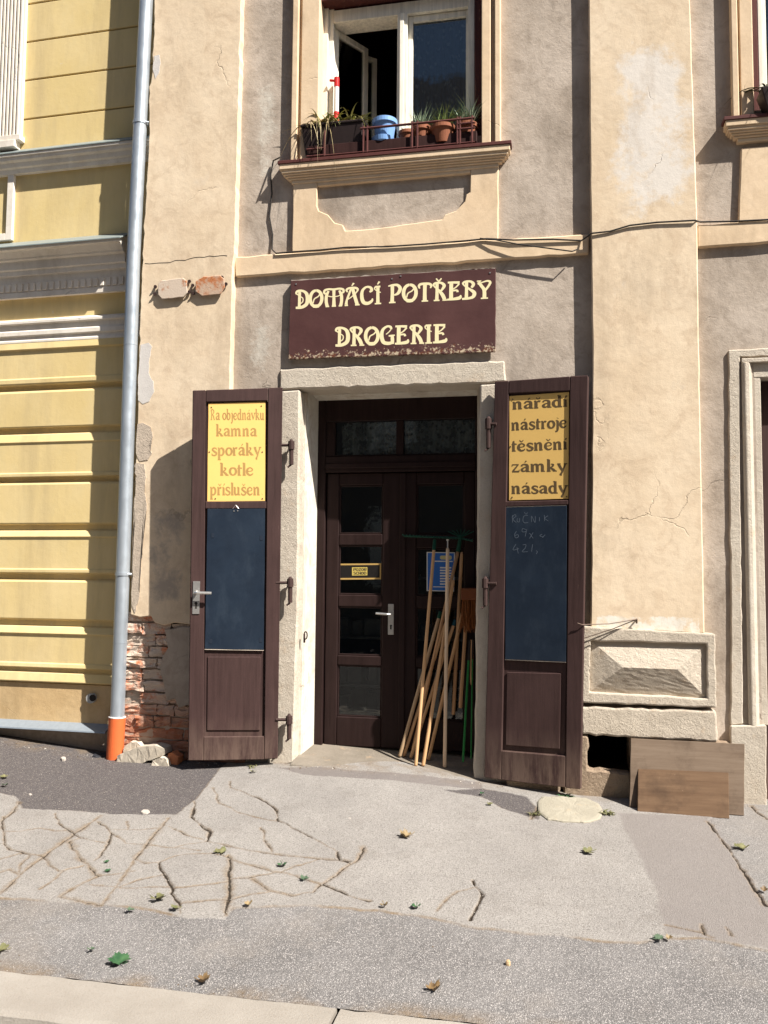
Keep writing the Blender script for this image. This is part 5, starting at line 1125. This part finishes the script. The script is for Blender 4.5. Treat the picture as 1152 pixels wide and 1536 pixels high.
# planter of the right-hand window
yv = -.03; xq = wx(1140, 160, yv)
PV = empty('planter', (xq+.3, yv, VZ+.02), 'black window box with drooping leaves, cut off by the right edge of the photo', 'planter')
bm = B(); hexa(bm, [(xq+.05,yv-.02,VZ),(xq+.8,yv-.02,VZ),(xq+.8,yv-.05,VZ+.17),(xq,yv-.05,VZ+.17),(xq+.05,yv+.1,VZ),(xq+.8,yv+.1,VZ),(xq+.8,yv+.12,VZ+.17),(xq,yv+.12,VZ+.17)]); obj('tub', bm, M_black, PV, .006)
blades('foliage', leafm('dark_leaf', (.03, .035, .015), (.08, .08, .03)), (xq+.12, yv+.02, VZ+.17), 40, .30, .9, .7, 1.0, .01, 21, .12, PV)
# ================================================================ BROOM HANDLES IN THE DOORWAY
def woodm(name, a, b):
    m = Mat(name, .55, 0, .3); g = m.noise(30, 5, .6, m.vec(1, 1, .08)); c = m.mix(m.ramp(g, .3, .7), a, b); return m.done(c, m.bump(g, .1, .002))
M_w1 = woodm('beech_handle', (.50, .29, .14), (.60, .37, .19)); M_w2 = woodm('pale_handle', (.60, .44, .29), (.70, .53, .37)); M_w3 = woodm('orange_handle', (.42, .23, .11), (.52, .31, .16)); M_w4 = woodm('dull_handle', (.36, .24, .14), (.46, .32, .19))
M_green = plain('green_plastic', (.008, .055, .034), .4, 0, .1, 10, .03); M_bluep = plain('blue_green_cap', (.02, .08, .10), .4)
GB = 'broom handles leaning in the shop doorway'
def stick(bot, top, mat, label, ytop=.40, ybot=None, rad=.0125, cap=None, caplen=.05, name='broomstick', cat='broomstick', group=GB, bow=0.):
    if ybot is None: b = thp(*bot)
    else: b = w(*bot, ybot)
    t = w(*top, ytop); d = (t-b).normalized()
    T = empty(name, b, label, cat, group)
    bm = B(); mid = b+(t-b)*.5+Vector((bow, 0, 0)); Lh = (t-b).length
    pts = [b, b+d*.012] + [b+(t-b)*s+Vector((bow*4*s*(1-s), 0, 0)) for s in (.15, .3, .45, .6, .75, .9)] + [t-d*.02, t]
    tube(bm, pts, [rad*.85, rad] + [rad]*6 + [rad*.97, rad*.7], 14); o = obj('handle', bm, mat, T, smooth=True)
    if cap is not None:
        bm = B(); tube(bm, [t-d*caplen, t-d*caplen, t+d*.006, t+d*.008], [rad*.9, rad*1.12, rad*1.05, rad*.6], 12); obj('cap', bm, cap, T)
    return T, b, t, d
stick((623.5,1149),(652,811), M_w1, 'long beech broom handle with a green neck, leftmost of the tall ones', .405, None, .0125, M_green, .075)
T, b, t, d = stick((667,1151),(671.5,822), M_w2, 'pale whitish broom handle with a metal pin, standing almost upright in front', .33, None, .0135)
bm = B(); tube(bm, [t-d*.005, t+d*.055], .005, 8); tube(bm, [t+d*.055, t+d*.066], .010, 10); obj('pin', bm, M_steel, T)
stick((599.3,1135),(660.5,919), M_w4, 'short dull handle with a green cap whose foot stands farthest left', .42, None, .0135, M_green, .045)
stick((606,1134),(668,935), M_w1, 'plain short handle whose foot stands second from the left', .40, None, .0125)
stick((634.5,1149),(680,870), M_w1, 'handle with a sunlit foot just right of the tall beech one', .385, None, .0135)
stick((642.6,1140),(696,909), M_w1, 'handle with a bare rounded orange top right of the blue green capped one', .42, None, .013)
stick((616,1137),(682.5,931), M_w1, 'handle with a blue green cap crossing behind the pale upright one', .435, None, .0125, M_bluep, .04)
stick((680,1072),(692.5,828), M_w3, 'orange brown handle raised behind the rake, with its end in the dark bag', .44, .40, .0135)
stick((690.5,1062),(702,885), M_w3, 'orange brown handle held upright beside the green pole', .43, .36, .014)
# rake, upside down behind the handles
T = empty('rake', thp(617, 1136), 'wooden handled rake with a wide green plastic head, standing upside down in the doorway', 'rake')
b = thp(617, 1136); t = w(688, 822, .43); d = (t-b).normalized()
bm = B(); tube(bm, [b, b+(t-b)*.5, t], .013, 14); obj('handle', bm, M_w3, T, smooth=True)
bm = B(); tube(bm, [t-d*.03, t+d*.0, w(691, 803, .42)], [.016, .016, .012], 12)
l, r_ = w(606, 804, .425), w(709, 811, .425); tube(bm, [l, w(650, 805.5, .425), w(690, 807, .425), r_], .008, 8)
for k in range(22):
    q = l+(r_-l)*(k/21); tube(bm, [q, q+Vector((0, -.02, .012)), q+Vector((0, -.075, .004))], [.004, .0035, .002], 5)
for k in range(7): tube(bm, [w(691, 806, .42), w(672+k*6.5, 797-3*math.sin(k*.52), .42)], .004, 5)
obj('rake_head', bm, M_green, T)
# orange broom standing head up at the right jamb
T = empty('broom', thp(704, 1128), 'orange bristled broom standing head up against the right door jamb', 'broom')
bm = B(); a = w(692, 901, .36); c = w(714, 901, .36); box(bm, a.x, c.x+.02, .33, .38, wz(700, 900, .36), wz(700, 882, .36)); obj('brush_block', bm, plain('orange_block', (.16, .05, .018), .5), T, .006)
bm = B(); rr = random.Random(2)
for k in range(120):
    x = a.x+.006+(c.x+.015-a.x-.01)*rr.random(); y = rr.uniform(.335, .375); z = wz(700, 899, .36); L = rr.uniform(.17, .25)
    tube(bm, [(x, y, z), (x+rr.gauss(0, .006), y-rr.uniform(0, .012), z-L*.5), (x+rr.gauss(.004, .016), y-rr.uniform(.005, .03), z-L)], .0022, 4)
obj('bristles', bm, plain('orange_bristle', (.22, .075, .022), .5), T)
bm = B(); tube(bm, [thp(706, 1128), w(708, 960, .39)], .012, 12); obj('handle', bm, M_w3, T)
for lab, bot, top, rad, nm in (('green metal pole with a black cap beside the right jamb', (694.5,1143), (704.5,962), .0085, 'tool_pole'), ('thin dark green pole closest to the right jamb', (706.5,1138), (709,960), .005, 'tool_pole')):
    stick(bot, top, plain('green_enamel', (.02, .16, .04), .35, 0, .1), lab, .30, .16, rad, M_dark, .14, nm, 'pole', 'green poles by the right jamb')
bm = B(); c = thp(686, 1130); rr = random.Random(8); n = 20; rings = []
for z, r_ in ((0, .10), (.05, .115), (.18, .11), (.30, .10), (.37, .085), (.38, .07), (.30, .06)):
    rings.append([bm.verts.new((c.x-.005+r_*(.8+.1*rr.random())*math.cos(2*math.pi*k/n), c.y+.09+r_*.7*math.sin(2*math.pi*k/n), c.z+z+rr.uniform(-.01, .01))) for k in range(n)])
for p, q in zip(rings, rings[1:]):
    for k in range(n): bm.faces.new([p[k], p[(k+1) % n], q[(k+1) % n], q[k]])
bm.faces.new(rings[0])
tag(obj('bag', bm, plain('dark_blue_bag', (.012, .013, .022), .5, 0, .3, 12, .4), None, 0, True, c), 'dark blue bag on the threshold behind the handles, by the right jamb', 'bag')
# ================================================================ BOARDS, STONES, RUBBLE
def timber(name, a, b, dk):
    m = Mat(name, .8, 0, .2); g = m.math('ADD', m.math('MULTIPLY', m.noise(16, 7, .65, m.vec(.09, 1, 1.3)), .6), m.math('MULTIPLY', m.noise(70, 6, .75, m.vec(.06, 1, 1.2)), .4)); c = m.mix(m.ramp(g, .3, .72), a, b); c = m.mix(m.math('MULTIPLY', m.ramp(m.noise(4, 6, .7), .48, .7), .6), c, dk)
    c = m.mix(m.ramp(m.noise(34, 5, .7, m.vec(.35, 1, 1.6)), .70, .74), c, (.36, .26, .17)); return m.done(c, m.bump(g, .35, .004))
M_t1 = timber('weathered_board', (.11, .073, .048), (.19, .14, .10), (.05, .032, .021)); M_t2 = timber('brown_board', (.078, .042, .022), (.155, .095, .054), (.035, .02, .012))
def lean(px, plt_y0, y1, poly, mat, name, label, thick):
    "board standing on the ground at y0 and leaning back to y1 at the top"
    bl, br = gp(*poly[3]), gp(*poly[2])
    dd = (br-bl); dd.z = 0; L = dd.length; dd.normalize(); z = min(bl.z, br.z)
    tl = w(*poly[0], y1); tr = w(*poly[1], y1)
    f = [bl, br, tr, tl]; nn = (br-bl).cross(tl-bl).normalized(); nn = nn if nn.y < 0 else -nn
    bm = B(); hexa(bm, f + [p-nn*thick for p in f]); bmesh.ops.subdivide_edges(bm, edges=[e for e in bm.edges if e.calc_length() > .1], cuts=6, use_grid_fill=True); rr = random.Random(thick*1000)
    for v in bm.verts: v.co += Vector((rr.gauss(0, .001), rr.gauss(0, .001), rr.gauss(0, .0014)))
    return tag(obj(name, bm, mat, None, .003, loc=(bl+br)/2), label, 'board')
lean(0, 0, -.06, [(946,1107),(1117,1116),(1116,1224),(944,1212)], M_t1, 'wooden_board', 'large weathered grey brown board leaning on the plinth behind a smaller board', .022)
lean(0, 0, -.135, [(957,1153),(1093,1159),(1094,1228),(956,1218)], M_t2, 'wooden_board', 'smaller brown board with chipped face leaning in front of the larger one', .03)
def lump(name, label, cat, poly, h, mat, seed, rough=.006, loc_=None, dome=.35):
    P = [gp(x, y) for x, y in jitter(poly, 5, .5, random.Random(seed))]; c = sum(P, Vector())/len(P); rr = random.Random(seed); bm = B(); rings = []
    for s, z in ((1.0, -.02), (1.0, h*.55), (.96, h*.85), (.88, h), (.6, h*(1+dome*.4)), (.3, h*(1+dome*.5))): rings.append([bm.verts.new((c.x+(p.x-c.x)*s+rr.gauss(0, rough*.6), c.y+(p.y-c.y)*s+rr.gauss(0, rough*.6), p.z*(s)+c.z*(1-s)+z+rr.gauss(0, rough))) for p in P])
    n = len(P)
    for a, b in zip(rings, rings[1:]):
        for k in range(n): bm.faces.new([a[k], a[(k+1) % n], b[(k+1) % n], b[k]])
    bm.faces.new(rings[-1])
    return tag(obj(name, bm, mat, None, loc=c), label, cat)
M_flat = stone_mat('flat_limestone', (.30, .27, .21), (.37, .335, .265), (.2, .17, .13), 60, .5)
lump('flat_stone', 'flat pale stone set in the pavement in front of the cellar opening', 'stone', [(806,1205),(812,1198),(840,1197),(880,1200),(898,1208),(905,1220),(900,1231),(880,1236),(850,1235),(822,1232),(809,1222)], .02, M_flat, 3, .0006, None, .05)
M_rub = plain('plaster_rubble', (.46, .40, .32), .95, 0, .25, 14, .7)
def chunk(name, label, poly, tf, tb, mat, seed, amp=.004):
    bm = B(); prism(bm, FA, jitter(poly, 9, .35, random.Random(seed)), tf, tb); rr = random.Random(seed)
    bmesh.ops.bevel(bm, geom=[e for e in bm.edges if len(e.link_faces) == 2 and e.calc_face_angle(0) > .6], offset=.008, segments=2, affect='EDGES'); bmesh.ops.triangulate(bm, faces=bm.faces[:])
    bmesh.ops.subdivide_edges(bm, edges=[e for e in bm.edges if e.calc_length() > .03], cuts=2)
    for v in bm.verts: v.co += Vector((rr.gauss(0, amp), rr.gauss(0, amp), rr.gauss(0, amp)))
    c = sum((v.co for v in bm.verts), Vector())/len(bm.verts); return tag(obj(name, bm, mat, None, loc=c), label, 'rubble')
M_rub2 = plain('brick_rubble', (.50, .19, .09), .95, 0, .25, 14, .7)
chunk('rubble_slab', 'broken slab of pale plaster lying at the foot of the drainpipe', [(175,1146),(176,1133),(190,1127),(206,1121),(232,1118),(246,1123),(248,1131),(236,1137),(222,1141),(205,1147)], .10, -.02, M_rub, 5, .0016)
chunk('brick_fragment', 'orange brick fragment between the rubble and the left shutter', [(251,1146),(252,1131),(258,1128),(267,1136),(266,1148)], .09, .0, M_rub2, 6, .0016)
chunk('rubble_stone', 'rough lump of mortar behind the pale plaster slab', [(187,1140),(186,1120),(196,1113),(206,1114),(215,1122),(216,1140)], .03, -.04, M_rub, 7, .003)
chunk('rubble_stone', 'small crumbled heap at the right end of the plaster slab', [(226,1150),(228,1141),(240,1136),(250,1139),(252,1150)], .14, .05, M_rub, 8, .003)
lump('drain_cover', 'small black plate on the asphalt beside the orange pipe foot', 'plate', [(138,1135),(146,1129),(168,1130),(170,1137)], .008, plain('black_plate', (.03, .03, .035), .4), 9, .001)
rr = random.Random(12); M_chip = plain('plaster_chip', (.42, .37, .32), .95, 0, .2)
for lab, x, y, s, mt in (('white plaster splash on the dark asphalt, the largest pale patch there', 218, 1218, 7, M_chip), ('tiny pale chip on the dark asphalt patch near the left edge', 45, 1192, 2.5, M_chip), ('pale chip at the wall foot under the grey flashing', 95, 1140, 4, M_chip), ('small white paper scrap on the concrete before the door', 525, 1229, 4.5, M_chip), ('tan pebble on the grey asphalt strip near the kerb', 762, 1448, 4, plain('tan_pebble', (.45, .32, .18), .9))):
    lump('chip', lab, 'chip', [(x-s, y), (x-s*.4, y-s*.45), (x+s*.6, y-s*.4), (x+s, y+s*.1), (x+s*.3, y+s*.5), (x-s*.5, y+s*.4)], .004 if s != 4 else .018, mt, int(x), .001)
# ================================================================ FALLEN LEAVES AND WEEDS
M_lg = leafm('fresh_leaf', (.022, .07, .028), (.05, .115, .045)); M_ly2 = leafm('yellowing_leaf', (.10, .105, .042), (.18, .165, .08)); M_lbn = leafm('dead_brown_leaf', (.12, .075, .035), (.22, .14, .06))
def leaf_obj(px, py, size, mat, label, seed, curl=.35):
    rr = random.Random(seed); c = gp(px, py); bm = B(); r = size*.36; rot = rr.uniform(0, 6.28)
    prof = []
    for i in range(5):
        a = math.radians(-110+55*i); L = r*1.25*(.85, .95, 1.05, .95, .85)[i]
        L *= rr.uniform(.85, 1.1); prof += [(a-.42, L*.80), (a-.24, L*.98), (a-.12, L*.92), (a, L*1.1), (a+.12, L*.9), (a+.25, L*.97), (a+.44, L*.78)]
    tilt = rr.uniform(-.25, .25); tilt2 = rr.uniform(-.2, .2)
    def P(x, y):
        d = math.hypot(x, y); z = .012 + curl*d*d/r*.9 + .12*r*math.sin(x/r*5+seed) + tilt*x*.35 + tilt2*y*.35
        X_, Y_ = x*math.cos(rot)-y*math.sin(rot), x*math.sin(rot)+y*math.cos(rot); return Vector((c.x+X_, c.y+Y_, c.z+max(.003, z)))
    ctr = bm.verts.new(P(0, 0)); mids, outs = [], []
    for a, L in prof: outs.append(bm.verts.new(P(L*math.sin(a), L*math.cos(a)))); mids.append(bm.verts.new(P(.5*L*math.sin(a), .5*L*math.cos(a))))
    for i in range(len(prof)-1): bm.faces.new([ctr, mids[i], mids[i+1]]); bm.faces.new([mids[i], outs[i], outs[i+1], mids[i+1]])
    tube(bm, [P(0, 0), P(0, -r*.6), P(r*.15, -r*1.15)], .0018, 5)
    return tag(obj('fallen_leaf', bm, mat, None, 0, True, c), label, 'leaf', 'leaves fallen on the pavement')
M_lgr = leafm('grey_green_leaf', (.05, .085, .05), (.10, .14, .085)); M_ltan = leafm('tan_leaf', (.17, .12, .055), (.26, .19, .10))
LV = [(181,1448,.115,M_lg,'large dark green leaf on the asphalt strip above the kerb, at the lower left'), (423,1300,.065,M_lg,'green leaf beside the crack right of the broken slab'), (457,1322,.06,M_lgr,'grey green curled leaf near where two cracks meet below the door'),
 (330,1282,.10,M_ly2,'yellow leaf lying along the wide crack in the concrete'), (161,1310,.05,M_lg,'small green leaf on the cracked concrete at the left'), (159,1296,.035,M_lg,'tiny green leaf above the small one on the left concrete'), (235,1351,.10,M_ly2,'yellowish leaf at the lower edge of the cracked concrete'),
 (265,1366,.06,M_ly2,'pale green leaf at the bottom tip of a crack by the asphalt edge'), (196,1369,.05,M_lgr,'curled grey leaf on the asphalt edge left of the pale green one'), (884,1281,.10,M_ly2,'light green leaf in the middle of the smooth concrete at the right'), (1112,1275,.11,M_ly2,'pale green torn leaf on the right asphalt beside the seam'),
 (986,1412,.065,M_lgr,'crumpled grey green leaf on the seam of concrete and asphalt at the right'), (624,1363,.06,M_lg,'small green leaf on the concrete seam in the middle'), (735,1209,.05,M_ly2,'small leaf on the concrete below the right shutter'), (611,1258,.10,M_ltan,'dry twisted leaf on the concrete in front of the door'),
 (649,1489,.085,M_lbn,'brown dead leaf on the asphalt near the kerb in the middle'), (303,1476,.075,M_lbn,'tan withered leaf at the kerb in the lower left'), (4,1428,.085,M_ly2,'yellow brown leaf at the left edge of the asphalt strip'), (136,1428,.045,M_lgr,'tiny grey leaf on the asphalt strip above the dark green one'),
 (5,1168,.07,M_ly2,'pale leaf on the dark asphalt at the left edge'), (8,1180,.06,M_lgr,'grey green leaf just under the pale one at the left edge'), (723,1193,.04,M_lg,'tiny green leaf on the dark asphalt under the right shutter'), (380,1160,.06,M_ly2,'yellow green leaf at the foot of the left shutter'), (372,1361,.05,M_ltan,'dry scrap of leaf on the seam right of the broken slab'), (1146,1340,.05,M_lbn,'brown scrap of leaf at the right edge'), (1003,1412,.04,M_ltan,'tan leaf crumb right of the crumpled grey green leaf'), (576,1362,.05,M_ltan,'tan crumb of leaf on the sandy seam')]
for i, (x, y, s, m_, lab) in enumerate(LV): leaf_obj(x, y, s, m_, lab, 100+i, .6 if m_ in (M_lbn, M_ltan) else .3)
def weed(px, py, L, n, label, mat, seed, wd=.008, sx=.04):
    c = gp(px, py); blades('weed', mat, c, n, L, .9, .8, .6, wd, seed, sx, None, label, 'weed', 'weeds at the wall foot')
weed(848, 1196, .07, 40, 'leafy green weed at the back of the flat stone', M_lg, 31, .012, .035); weed(910, 1222, .08, 34, 'yellowing weed in the crack right of the flat stone', M_ly2, 32, .010, .04); weed(803, 1222, .06, 26, 'small dry weed left of the flat stone', M_ly2, 33, .007, .03); weed(378, 1152, .05, 18, 'tiny weed under the left shutter', M_ly2, 34, .006, .03)
